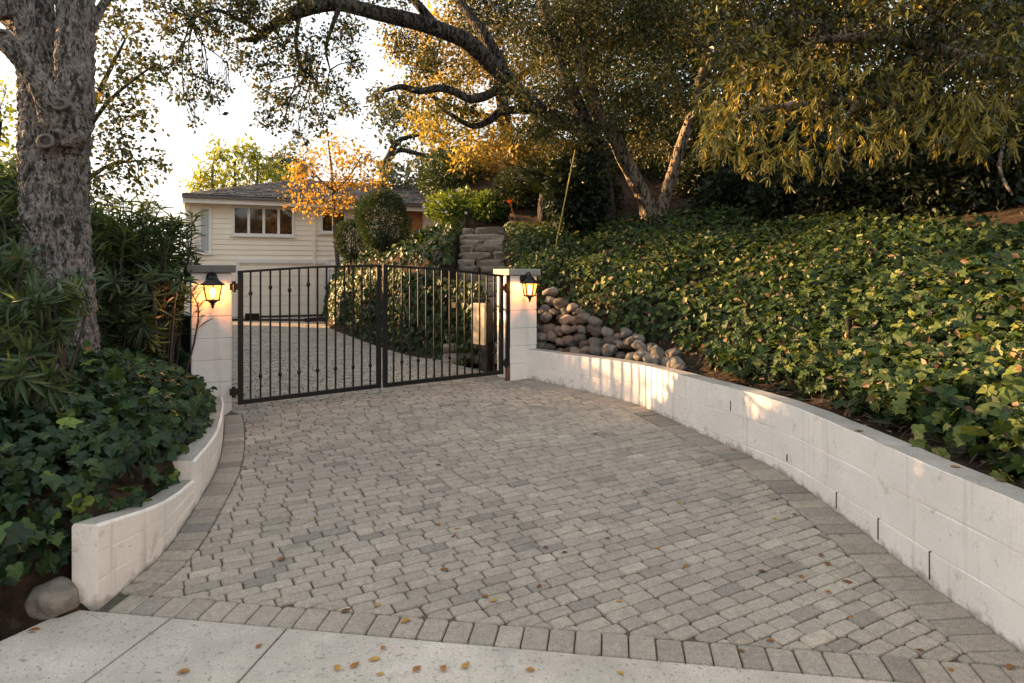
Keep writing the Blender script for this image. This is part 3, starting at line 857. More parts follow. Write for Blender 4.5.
# ------------------------------------------------------------------ gate leaves
def gate():
    gl = GB-GA; Lg = np.linalg.norm(gl); gu = gl/Lg; ang = math.atan2(gu[1], gu[0])
    tm = .494*Lg
    zb = lambda s: np.interp(s, [0, tm, Lg], [.365, .405, .437])
    zt = lambda s: np.interp(s, [0, tm*.5, tm, tm+(Lg-tm)*.5, Lg], [1.575, 1.622, 1.64, 1.60, 1.525])
    out = []
    for (a, b, lab, n, hinge) in ((.02, tm-.012, 'left leaf of the black steel driveway gate, hinged on the mossy capped pillar', 15, 0), (tm+.012, Lg-.02, 'right leaf of the black steel driveway gate, in front of the tan box', 15, 1)):
        e = empty('gate_leaf', (GA[0]+gu[0]*(a if not hinge else b), GA[1]+gu[1]*(a if not hinge else b), .30), lab, 'gate', 'leaves of the double driveway gate', ang)
        sh = a if not hinge else b
        mb = MB(); fw = .045
        box(mb, a-sh, a-sh+fw, -.02, .02, zb(a)-.30, zt(a)-.30); box(mb, b-sh-fw, b-sh, -.02, .02, zb(b)-.30, zt(b)-.30)
        bar(mb, (a+fw-.001-sh, 0, zb(a)+.022-.30), (b-fw+.001-sh, 0, zb(b)+.022-.30), .038, .042)
        ss = np.linspace(a+.0, b, 12)
        for p, q in zip(ss[:-1], ss[1:]):
            bar(mb, (p-sh-.002, 0, zt(p)-.30+.006), (q-sh+.002, 0, zt(q)-.30+.006), .042, .022)
        mb.build('frame', M_STEEL, e, bevel=.003)
        xs = np.linspace(a+fw/2, b-fw/2, n+1)[1:-1]
        for i, x in enumerate(xs):
            mb = MB(); box(mb, x-sh-.0075, x-sh+.0075, -.0075, .0075, zb(x)+.03-.30, zt(x)-.30)
            pk = mb.build('picket', M_STEEL, e)
            mb = MB()
            zz = zt(x)-.30-(.20 if i % 4 == 0 else .16) if i % 2 == 0 else zb(x)-.30+.24
            lathe(mb, [(0, zz-.022), (.011, zz-.02), (.018, zz-.008), (.018, zz+.008), (.011, zz+.02), (0, zz+.022)], 10, (x-sh, 0, 0))
            mb.build('collar', M_STEEL, pk, smooth=True)
        d = -1 if not hinge else 1
        for zz in (zb(sh)-.30+.12, zt(sh)-.30-.13):
            mb = MB(); box(mb, min(0, d*.07), max(0, d*.07), -.018, .018, zz-.03, zz+.03)
            lathe(mb, [(0, zz-.05), (.017, zz-.05), (.017, zz+.05), (0, zz+.05)], 10, (d*.035, -.005, 0))
            mb.build('hinge', M_STEEL, e)
        out.append(e)
    return gu, Lg
gu, Lg = gate()
def hinge_post():
    p = GB+gu*.045
    mb = MB(); z0 = .37
    mb1 = MB(); box(mb1, -.025, .025, -.02, .02, .0, .17)
    e = empty('hinge_post', (p[0], p[1], z0-.02), 'black steel gate post with a rusty foot against the right pillar', 'post', rz=math.atan2(gu[1], gu[0]))
    mb1.build('rusty_foot', M_RUST, e, bevel=.004)
    box(mb, -.025, .025, -.02, .02, .17, 1.19)
    mb.build('post', M_STEEL, e, bevel=.004)
hinge_post()

# gate operators
def operators():
    c = np.array([-.37, 8.25])
    e = empty('gate_operator', (c[0], c[1], .37), 'tan and black gate opener box on a post behind the right gate leaf', 'gate opener', rz=R(42))
    # local: -x face tan
    mb = MB(); box(mb, -.02, .24, -.12, .12, .36, .83); mb.build('housing', M_BLACKP, e, bevel=.012)
    mb = MB(); box(mb, -.045, -.022, -.115, .115, .33, .83); mb.build('cover', M_TAN, e, bevel=.008)
    mb = MB(); box(mb, -.052, -.046, -.02, .02, .62, .68); mb.build('lock', M_TRIM, e, bevel=.002)
    mb = MB(); box(mb, .04, .16, -.06, .06, -.02, .36); mb.build('pedestal', M_BLACKP, e, bevel=.006)
    mb = MB()
    bm = np.array([.1, 0, .86]);
    # arm to the leaf
    ca, sa = math.cos(R(42)), math.sin(R(42))
    tgt = np.array([-.62, 7.42, 1.22])-np.array([c[0], c[1], .37]); tgt = np.array([tgt[0]*ca+tgt[1]*sa, -tgt[0]*sa+tgt[1]*ca, tgt[2]])
    elb = tgt+np.array([.12, .12, .0]); bm[2] = tgt[2]+.02; bar(mb, bm, elb+np.array([0, 0, .02]), .04, .022); bar(mb, elb, tgt, .035, .022); box(mb, tgt[0]-.03, tgt[0]+.03, tgt[1]-.05, tgt[1]+.02, tgt[2]-.03, tgt[2]+.03)
    lathe(mb, [(0, .83), (.03, .83), (.03, .87), (0, .87)], 12, (.1, 0, 0))
    mb.build('arm', M_STEEL, e)
    # left operator : box stands behind the left pillar
    c = np.array([-3.15, 6.95])
    e = empty('gate_operator', (c[0], c[1], .34), 'black jointed opener arm reaching behind the left gate leaf from behind its pillar', 'gate opener')
    mb = MB(); box(mb, -.16, .12, -.13, .13, .34, .80); mb.build('housing', M_BLACKP, e, bevel=.012)
    mb = MB(); box(mb, -.08, .06, -.06, .06, -.02, .34); mb.build('pedestal', M_BLACKP, e, bevel=.006)
    mb = MB()
    o = np.array([c[0], c[1], .34])
    el = P(322, 318.5, 7.6); br = P(249, 317, 6.50); st = np.array([c[0], c[1], P(232, 320, 6.9)[2]])
    bar(mb, st-o, P(306, 320, 7.5)-o, .03, .022); bar(mb, P(305, 320, 7.5)-o, el+np.array([.06, 0, 0])-o, .06, .045)
    bar(mb, el-o+np.array([0, 0, .035]), br-o, .03, .018)
    q = br-o; box(mb, q[0]-.03, q[0]+.09, q[1]-.02, q[1]+.02, q[2]-.035, q[2]+.035)
    lathe(mb, [(0, st[2]-.34-.3), (.03, st[2]-.34-.3), (.03, st[2]-.34+.02), (0, st[2]-.34+.02)], 12)
    mb.build('arm', M_STEEL, e)
operators()

# ------------------------------------------------------------------ house
def house():
    a = R(25); e = empty('house', (-9.52, 20, .2), 'cream clapboard house with a brown shake roof beyond the gate', 'house', rz=a)
    # local x along the front, +y inward, z from .2
    mb = MB()
    exp = .155
    def clap(x0, x1, z0, z1, skip=()):
        z = z0
        while z < z1-.01:
            t = min(z+exp, z1)
            V = [[x0, -.026, z], [x1, -.026, z], [x1, -.004, t], [x0, -.004, t], [x0, 0, z], [x1, 0, z]]
            mb.add(V, [np.array([[0, 1, 2, 3], [4, 5, 1, 0]])]); z = t
    clap(0, 10.5, 0, 3.52)
    clap(-1.3, -.004, 0, 1.68)
    box(mb, -1.3, 0, .001, 5, 0, 1.68); box(mb, .0, 10.5, .001, 6.0, 0, 3.5)
    # side facing left
    mb.build('wall', M_SIDING, e)
    mb = MB(); box(mb, -.03, .09, -.045, .05, 0, 3.5); box(mb, -1.34, -1.24, -.045, .05, 0, 1.70); mb.build('corner_board', M_TRIM, e)
    # roof
    x0, x1, y0, y1, ze, zr = -.12, 11.2, -.45, 6.9, 3.58, 4.62
    yr = 3.1; xr0 = 3.6; xr1 = 8.0
    mb = MB()
    V = [[x0, y0, ze], [x1, y0, ze], [x1, y1, ze], [x0, y1, ze], [xr0, yr, zr], [xr1, yr, zr]]
    V2 = [[v[0], v[1], v[2]-.07] for v in V[:4]]
    mb.add(V+V2, [np.array([[0, 1, 5, 4], [2, 3, 4, 5]]), np.array([[1, 2, 5], [3, 0, 4]]), np.array([[0, 6, 7, 1], [1, 7, 8, 2], [2, 8, 9, 3], [3, 9, 6, 0], [6, 9, 8, 7]])])
    # shake courses : thin stepped strips on the front and left slopes
    nrow = 16
    for k in range(nrow):
        f0 = k/nrow; f1 = (k+1)/nrow+.02
        def fp(f, side):
            if side == 'front': return [x0+(xr0-x0)*f, y0+(yr-y0)*f, ze+(zr-ze)*f], [x1+(xr1-x1)*f, y0+(yr-y0)*f, ze+(zr-ze)*f]
            return [x0+(xr0-x0)*f, y1+(yr-y1)*f, ze+(zr-ze)*f], [x0+(xr0-x0)*f, y0+(yr-y0)*f, ze+(zr-ze)*f]
        for side in ('front', 'left'):
            A, B = fp(f0, side); C, D = fp(min(f1, 1), side)
            A, B, C, D = map(np.array, (A, B, C, D)); m = 46 if side == 'front' else 30
            for i in range(m):
                u0, u1 = i/m, (i+.96)/m
                h = .018+rng.random()*.022
                q = [A+(B-A)*u0, A+(B-A)*u1, C+(D-C)*u1, C+(D-C)*u0]
                dz = rng.normal()*.012; o = np.array([0, -.02 if side == 'front' else 0, 0])
                up = np.array([0, 0, h])
                mb.add([q[0]+up+o, q[1]+up+o, q[2]+np.array([0, 0, .006]), q[3]+np.array([0, 0, .006]), q[0]+o, q[1]+o], [np.array([[0, 1, 2, 3], [4, 5, 1, 0]])])
    rf = mb.build('roof', M_ROOF, e)
    mb = MB(); box(mb, x0+.02, x1, y0+.015, y0+.05, ze-.24, ze-.075); box(mb, x0+.015, x0+.05, y0+.052, y1, ze-.24, ze-.075)
    mb.build('fascia', M_TRIM, e)
    mb = MB(); box(mb, x0-.01, x1, y0-.09, y0+.012, ze-.10, ze-.022); mb.build('gutter', M_GUTTER, e)
    mb = MB(); box(mb, x0+.06, x1, y0+.052, -.03, ze-.12, ze-.09); mb.build('soffit', M_TRIM, e)
    def window(x0, x1, z0, z1, n, glass=M_GLASS):
        mb = MB(); t = .075
        box(mb, x0, x1, -.06, .0, z0, z0+t*.8); box(mb, x0, x1, -.06, 0, z1-t, z1)
        xs = np.linspace(x0+t/2, x1-t/2, n+1)
        for x in xs: box(mb, x-t/2, x+t/2, -.058, .0, z0+t*.8, z1-t)
        w = mb.build('window', M_TRIM, e)
        mb = MB()
        for a_, b_ in zip(xs[:-1], xs[1:]): box(mb, a_+t/2, b_-t/2, -.035, -.028, z0+t*.8, z1-t)
        mb.build('pane', glass, w)
        mb = MB(); box(mb, x0-.05, x1+.05, -.10, -.062, z0-.05, z0-.002); mb.build('sill', M_TRIM, w)
    window(1.22, 3.02, 2.45, 3.34, 4); window(3.8, 4.62, 2.58, 3.30, 2); window(.30, .66, 1.9, 3.28, 1, M_PALEGLASS)
    mb = MB(); box(mb, 3.58, 3.65, -.10, -.03, .02, 3.42); mb.build('downspout', M_SIDING, e)
    mb = MB()
    for k in range(5): box(mb, 1.45, 3.95, -.075+.0, -.03, .01+k*.30, .01+k*.30+.292)
    mb.build('garage_door', M_SIDING, e, bevel=.006)
    mb = MB(); box(mb, 1.33, 1.445, -.07, 0, 0, 1.6); box(mb, 3.955, 4.07, -.07, 0, 0, 1.6); box(mb, 1.33, 4.07, -.07, 0, 1.605, 1.72); mb.build('garage_surround', M_TRIM, e)
    mb = MB(); box(mb, 6.35, 7.15, -.05, 0, 1.35, 3.34); d = mb.build('door', M_WOOD, e)
    mb = MB(); lathe(mb, [(0, 0), (.03, 0), (.03, .06), (0, .06)], 10, (7.05, -.08, 2.2)); mb.build('handle', M_STEEL, d)
def pale_glass():
    m, nt, b = newmat('pale_light_glass'); b.inputs['Base Color'].default_value = (.42, .43, .43, 1); b.inputs['Roughness'].default_value = .06; return m  # pale base colour stands in for light seen in the pane
M_PALEGLASS = pale_glass()
house()

def bin_():
    p = np.array([-3.95, 7.75]); z = float(T(p[0:1], p[1:2])[0])
    e = empty('wheeled_bin', (p[0], p[1], z), 'black wheeled bin standing behind the left gate pillar', 'bin')
    mb = MB(); mb.add([[-.24, -.26, .06], [.24, -.26, .06], [.24, .26, .06], [-.24, .26, .06], [-.29, -.31, 1.02-z], [.29, -.31, 1.02-z], [.29, .31, 1.02-z], [-.29, .31, 1.02-z]], BOXF)
    mb.build('body', M_BLACKP, e, bevel=.02)
    mb = MB(); box(mb, -.31, .31, -.33, .33, 1.022-z, 1.09-z); mb.build('lid', M_BLACKP, e, bevel=.02)
    for s in (-1, 1):
        mb = MB(); tube(mb, [(s*.25, .25, .1), (s*.31, .25, .1)], .1, 16, 1); mb.build('wheel', M_BLACKP, e)
bin_()

# ------------------------------------------------------------------ rocks, river-rock wall, steps
def ico():
    t = (1+5**.5)/2
    V = [[-1, t, 0], [1, t, 0], [-1, -t, 0], [1, -t, 0], [0, -1, t], [0, 1, t], [0, -1, -t], [0, 1, -t], [t, 0, -1], [t, 0, 1], [-t, 0, -1], [-t, 0, 1]]
    Fc = [[0, 11, 5], [0, 5, 1], [0, 1, 7], [0, 7, 10], [0, 10, 11], [1, 5, 9], [5, 11, 4], [11, 10, 2], [10, 7, 6], [7, 1, 8], [3, 9, 4], [3, 4, 2], [3, 2, 6], [3, 6, 8], [3, 8, 9], [4, 9, 5], [2, 4, 11], [6, 2, 10], [8, 6, 7], [9, 8, 1]]
    V = [np.array(v)/np.linalg.norm(v) for v in V]
    for _ in range(3):
        c = {}; nf = []
        def mid(a, b):
            k = (min(a, b), max(a, b))
            if k not in c:
                m = V[a]+V[b]; V.append(m/np.linalg.norm(m)); c[k] = len(V)-1
            return c[k]
        for a, b, d in Fc:
            ab, bd, da = mid(a, b), mid(b, d), mid(d, a)
            nf += [[a, ab, da], [b, bd, ab], [d, da, bd], [ab, bd, da]]
        Fc = nf
    return np.array(V), np.array(Fc)
IV, IF = ico()
def rockV(r, seed, rough=.25):
    fl_ = np.random.default_rng(seed).normal(size=(7, 3)); fl_ /= np.linalg.norm(fl_, axis=1)[:, None]
    cut = np.min(np.where(IV@fl_.T > .3, np.random.default_rng(seed+1).uniform(.78, .98, 7)/np.maximum(IV@fl_.T, .3), 2.), axis=1).clip(0, 1)
    v = IV*cut[:, None]*(1+rough*(vnoise(IV*1.4+seed*3.7, seed)-.5)*2+rough*.25*(vnoise(IV*4+seed, seed+5)-.5))[:, None]
    return v*np.asarray(r)
def rot3(seed):
    q = np.random.default_rng(seed).normal(size=4); q /= np.linalg.norm(q); w, x, y, z = q
    return np.array([[1-2*(y*y+z*z), 2*(x*y-z*w), 2*(x*z+y*w)], [2*(x*y+z*w), 1-2*(x*x+z*z), 2*(y*z-x*w)], [2*(x*z-y*w), 2*(y*z+x*w), 1-2*(x*x+y*y)]])
p = G(47, 617)
mb = MB(); mb.add(rockV((.105, .088, .085), 8, .2), [IF], 1.)
o = mb.build('rock', M_ROCK, smooth=True, loc=(p[0]-.01, p[1]+.04, p[2]+.055)); tag(o, 'grey speckled rock on the soil by the end of the left block wall', 'rock')

def rock_wall():
    e = empty('river_rock_wall', (.75, 7.75, .66), 'sloping dry laid wall of rounded river rocks under the ivy beside the right pillar', 'rock wall')
    k = 0
    # base line behind the white wall, leaning back
    bp = resample(offs(WS, .31)[(WS[:, 1] > 6.15)][::-1], .02)
    bp = np.vstack([[[.22, 8.12]], bp]); bp = resample(bp, .02)
    bs = np.r_[0, np.cumsum(np.linalg.norm(np.diff(bp, axis=0), axis=1))]; Lw = bs[-1]
    row = 0; z = .70
    while z < 1.5:
        s = -.05+.08*(row % 2)
        while s < Lw:
            top = np.interp(s, [0, .4, .8, 1.3, 1.8, Lw], [1.34, 1.17, 1.02, .93, .85, .76])
            r = rng.uniform(.052, .088) if row else rng.uniform(.055, .09)
            if z < top and k < 99:
                sx = min(s+r, Lw-.03); c0 = np.array([np.interp(sx, bs, bp[:, 0]), np.interp(sx, bs, bp[:, 1])]); c1 = np.array([np.interp(sx+.02, bs, bp[:, 0]), np.interp(sx+.02, bs, bp[:, 1])])
                d = (c1-c0)/(np.linalg.norm(c1-c0)+1e-9); nb = np.array([-d[1], d[0]])
                q = c0+nb*((z-.7)*.55+rng.normal()*.02)
                v = rockV((r*rng.uniform(1., 1.45), r*rng.uniform(.8, 1.05), r*rng.uniform(.72, .95)), 50+k, .2)
                ang = math.atan2(d[1], d[0])+rng.normal()*.3; tl = rng.normal()*.35
                Rz = np.array([[math.cos(ang), -math.sin(ang), 0], [math.sin(ang), math.cos(ang), 0], [0, 0, 1]]); Ry = np.array([[math.cos(tl), 0, math.sin(tl)], [0, 1, 0], [-math.sin(tl), 0, math.cos(tl)]])
                mb = MB(); mb.add(v@(Rz@Ry).T, [IF], rng.random()**1.2)
                mb.build('boulder', M_ROCK, e, smooth=True, loc=(q[0]-.75, q[1]-7.75, z+rng.normal()*.02-.66)); k += 1
            s += r*2.0
        z += .104; row += 1
rock_wall()

def stairs():
    e = empty('stone_staircase', (-.5, 9, .37), 'rough weathered stone staircase climbing between the ivy banks behind the gate', 'stairs')
    n = 17; run = (ST_Y1-ST_Y0)/n; rise = 1.98/n
    for i in range(n):
        y0 = ST_Y0+i*run; z1 = .37+(i+1)*rise
        mb = MB(); xs = np.linspace(ST_X0+.0, ST_X1, 9)+np.r_[0, rng.normal(size=7)*.03, 0]
        for a, b in zip(xs[:-1], xs[1:]):
            if rng.random() < .35: continue
        cuts = [ST_X0]+list(rng.uniform(ST_X0+.2, ST_X1-.2, int(rng.random() < .6)))+[ST_X1]
        for a, b in zip(cuts[:-1], cuts[1:]):
            nx, ny_ = 8, 6
            # rounded stone block
            sx = (b-a)/2-.004; sy = run*.85; sz = rise*.62
            v = IV.copy(); v = np.sign(v)*np.abs(v)**.5
            v = v*np.array([sx, sy, sz])*(1+.20*(vnoise(IV*2.2+i*3+a*9, i)-.5)[:, None]*2)
            mb.add(v+np.array([(a+b)/2+.5, y0+sy*.85-9+rng.normal()*.02, z1-sz*.9-.37+rng.normal()*.012]), [IF], rng.random())
        mb.build('step', M_STEP, e, smooth=True)
stairs()

# ------------------------------------------------------------------ ivy
def tnorm(x, y, h=.12):
    dx = (T(x+h, y)-T(x-h, y))/(2*h); dy = (T(x, y+h)-T(x, y-h))/(2*h)
    n = np.stack([-dx.clip(-1.6, 1.6), -dy.clip(-1.6, 1.6), np.ones_like(dx)], -1); return n/np.linalg.norm(n, axis=1)[:, None]
def ivy(mb, x, y, z, nrm, L, tint, tmpl, up=.55, face=None):
    n = len(x)
    nr = nrm*up+unit(n)*.55+np.array([-.0, -.25, .35])
    down = np.array([0, 0, -1.])-nrm*(nrm[:, 2:3]*-1)
    d = down*.9+unit(n)*.75+np.array([0, -.2, -.25])
    fr = frames(d, nr)
    org = np.stack([x, y, z], -1)
    inst(mb, tmpl[0], tmpl[1], org, fr, L, L*rng.uniform(.85, 1.15, n), tint)

def ivy_left():
    mb = MB()
    n = 15000
    x = rng.uniform(-6.0, -1.7, n); y = rng.uniform(2.45, 6.75, n)
    l, _ = pdist(LS, x, y)
    ok = (l < -.15)
    edge = (y < 3.02) & (x > -2.07+.04*np.sin(y*9)) 
    ok &= ~((y < 2.9) & (x > -2.16) & (rng.random(n) < .6)) & ~edge
    ok &= ~((x > -2.95) & (y > 6.05))
    # clump holes
    hol = n2(x, y, 3.2, 21)
    ok &= (hol > .25)
    x, y = x[ok], y[ok]; n = len(x)
    nr = tnorm(x, y)
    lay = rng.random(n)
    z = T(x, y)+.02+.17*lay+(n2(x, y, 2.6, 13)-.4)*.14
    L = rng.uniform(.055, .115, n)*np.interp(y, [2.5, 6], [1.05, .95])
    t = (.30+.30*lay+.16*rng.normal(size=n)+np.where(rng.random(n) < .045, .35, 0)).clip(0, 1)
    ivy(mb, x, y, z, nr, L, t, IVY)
    # sprigs spilling over the wall top and round its end
    path = resample(LS, .012); k = rng.integers(0, len(path), 420)
    tn = np.gradient(path, axis=0); tn /= np.linalg.norm(tn, axis=1)[:, None]; rn = np.c_[tn[:, 1], -tn[:, 0]]
    o = -rng.uniform(.09, .24, 420)
    q = path[k]+rn[k]*o[:, None]
    zt = np.where(q[:, 1] < 4.05, np.interp(q[:, 1], [2.95, 3.6, 4.4], [.50, .40, .32]), .47)
    keep = (n2(q[:, 0], q[:, 1], 3, 77) > .45); q = q[keep]; zt = zt[keep]; m = len(q)
    ivy(mb, q[:, 0], q[:, 1], zt+rng.uniform(.01, .10, m), np.tile([.5, -.4, .7], (m, 1)), rng.uniform(.045, .085, m), (.55+.25*rng.normal(size=m)).clip(0, 1), IVY)
    m = 160
    x = -1.95-rng.random(m)**1.1*.55; y = rng.uniform(2.74, 3.02, m); z = np.where(x > -2.18, rng.uniform(.36, .58, m), rng.uniform(.16, .5, m))
    ivy(mb, x, y, z, np.tile([.1, -.8, .4], (m, 1)), rng.uniform(.05, .1, m), (.5+.25*rng.normal(size=m)).clip(0, 1), IVY)
    m = 520
    x = rng.uniform(-3.3, -2.06, m); y = rng.uniform(2.5, 3.0, m); k = ~((x > -2.16) & (y < 2.92)); x, y = x[k], y[k]; m = len(x)
    ivy(mb, x, y, T(x, y)+rng.uniform(.03, .26, m), np.tile([.1, -.6, .6], (m, 1)), rng.uniform(.05, .115, m), (.42+.22*rng.normal(size=m)).clip(0, 1), IVY)
    tag(mb.build('ivy_ground_cover', LM_IVY), 'dark large leaved ivy covering the left bank round the big trunk', 'ivy', kind='stuff')
ivy_left()

def ny_keep(x, y): return pdist(WS, x, y)[1]
def lo_all(x, y, ny): return np.interp(ny, [2.0, 3.6, 4.6, 5.6, 6.3, 6.9, 7.8], [.42, .36, .36, .42, .48, .52, .62])
def ivy_right():
    mb = MB()
    n = 160000
    x = rng.uniform(-.1, 8.5, n); y = rng.uniform(1.5, 13.0, n)
    d, ny = pdist(WS, x, y)
    d = np.where((y > 7.9) | (d > 0), np.abs(d), -1)
    lo = np.interp(ny, [2.0, 3.6, 4.6, 5.6, 6.3, 6.9, 7.8], [.42, .36, .36, .42, .48, .52, .62])+.14*(n2(x, y, 2.6, 31)-.5)*2*.6
    hi = np.interp(ny, [2, 4, 6, 7.7], [2.8, 2.6, 2.8, 3.6])+.8*(n2(x, y, .9, 32)-.5)
    ok = (d > lo) & (d < hi) & (n2(x, y, 2.2, 41) > .16)
    ok &= (x > -.05+.1*np.sin(y*5)) & ~((x < .45) & (y < 8.15))
    x, y, d = x[ok], y[ok], d[ok]; n = len(x)
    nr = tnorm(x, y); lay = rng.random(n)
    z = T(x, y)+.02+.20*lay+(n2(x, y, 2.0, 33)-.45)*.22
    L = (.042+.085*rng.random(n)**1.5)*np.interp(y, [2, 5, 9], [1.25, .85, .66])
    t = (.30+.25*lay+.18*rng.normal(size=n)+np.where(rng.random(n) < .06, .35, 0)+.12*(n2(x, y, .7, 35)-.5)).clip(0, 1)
    near = y < 6.2
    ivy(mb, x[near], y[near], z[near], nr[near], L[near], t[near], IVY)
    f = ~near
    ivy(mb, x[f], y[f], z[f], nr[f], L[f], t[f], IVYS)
    # dead leaves caught in the cover, and bare runners along its lower edge
    k = rng.random(n) < .05; k = k & (d < 2.2)
    inst(mb, *DIA, np.stack([x[k], y[k], z[k]+.03], -1), frames(unit(k.sum())+np.array([0, -.2, -.6]), unit(k.sum())*.7+np.array([-.3, -.4, .6])), rng.uniform(.04, .09, k.sum()), rng.uniform(.03, .05, k.sum()), rng.random(k.sum()), 1)
    cand = np.where((d < lo_all(x, y, ny_keep(x, y))+.25) & (y < 6.4))[0]
    for i in rng.choice(cand, min(130, len(cand)), replace=False):
        p0 = np.array([x[i], y[i], z[i]]); q = [p0]
        hd = rng.normal(size=2)+np.array([-.5, 0]); hd /= np.linalg.norm(hd)
        for s_ in range(4):
            hd = hd+rng.normal(size=2)*.5; hd /= np.linalg.norm(hd); xy = q[-1][:2]+hd*.09
            q.append(np.array([*xy, float(T(xy[0:1], xy[1:2])[0])+.02+.04*rng.random()]))
        if min(pdist(WS, [v[0] for v in q], [v[1] for v in q])[0]) > .17: tube(mb, q, [.0045, .004, .0035, .003, .002], 5, 3, cap=False, mat=2)
    # a few sprigs reaching over the soil strip
    for (px, py, D) in ((897, 440, 3.55), (913, 447, 3.5), (985, 470, 3.1), (880, 405, 3.9), (945, 430, 3.5)):
        m = 7; c = P(px, py, D)
        q = c+rng.normal(size=(m, 3))*.04; q[:, 0] = c[0]+.05+np.abs(rng.normal(size=m))*.06
        ivy(mb, q[:, 0], q[:, 1], q[:, 2], np.tile([-.3, -.6, .7], (m, 1)), rng.uniform(.05, .09, m), (.85+.1*rng.normal(size=m)).clip(0, 1), IVY)
    tag(mb.build('ivy_ground_cover', [LM_IVY2, LM_LITTER, M_TWIG]), 'sunlit green ivy covering the hillside above the long white wall', 'ivy', kind='stuff')
    # leaf litter on the soil strip and bank
    mb = MB(); n = 5200
    x = rng.uniform(.2, 8.0, n); y = rng.uniform(1.6, 11, n); d, ny = pdist(WS, x, y)
    ok = ((d > .16) & (d < 1.2)) | ((d > 2.4) & (d < 5.5)); x, y = x[ok], y[ok]; n = len(x)
    org = np.stack([x, y, T(x, y)+.012+rng.random(n)*.02], -1); L = rng.uniform(.03, .075, n)
    inst(mb, *DIA, org, frames(unit(n)*np.array([1, 1, .25]), unit(n)*.35+np.array([0, 0, 1])), L, L*.5, rng.random(n))
    tag(mb.build('leaf_litter', LM_LITTER), kind='stuff')
ivy_right()

def ivy_mound():
    mb = MB()
    # face of the mound along the drive
    path = resample(ES[:-2], .02); n = 15000; k = rng.integers(0, len(path), n)
    tn = np.gradient(path, axis=0); tn /= np.linalg.norm(tn, axis=1)[:, None]; rn = np.c_[tn[:, 1], -tn[:, 0]]
    top = np.interp(path[k, 1], [9, 12, 16, 20], [1.05, 1.35, 1.15, 1.0])
    h = rng.random(n)
    q = path[k]+rn[k]*(rng.uniform(-.02, .22, n)+.16*h)[:, None]
    z = gz(q[:, 1])+.03+h*top
    nr = np.c_[-rn[k], np.full(n, .35)]
    t = (.42+.2*rng.normal(size=n)+.2*(n2(q[:, 0]+q[:, 1], z, 1.7, 3)-.5)).clip(0, 1)
    L = rng.uniform(.05, .10, n)
    inst(mb, *IVYS, np.c_[q, z], frames(unit(n)*.7+np.array([0, 0, -.8]), nr+unit(n)*.6), L, L, t)
    n = 26000
    x = rng.uniform(-7, -.88, n); y = rng.uniform(8.9, 21, n); e, _ = pdist(ES, x, y)
    ok = (e > .15) & (e < 3.2) & (n2(x, y, 1.8, 51) > .15); x, y = x[ok], y[ok]; n = len(x)
    z = T(x, y)+.02+.16*rng.random(n)+(n2(x, y, 2, 52)-.5)*.2
    L = rng.uniform(.06, .12, n); t = (.35+.2*rng.normal(size=n)).clip(0, 1)
    ivy(mb, x, y, z, tnorm(x, y), L, t, IVYS)
    tag(mb.build('ivy_ground_cover', LM_IVY2), 'ivy covering the steep mound behind the gate left of the stone stairs', 'ivy', kind='stuff')
ivy_mound()

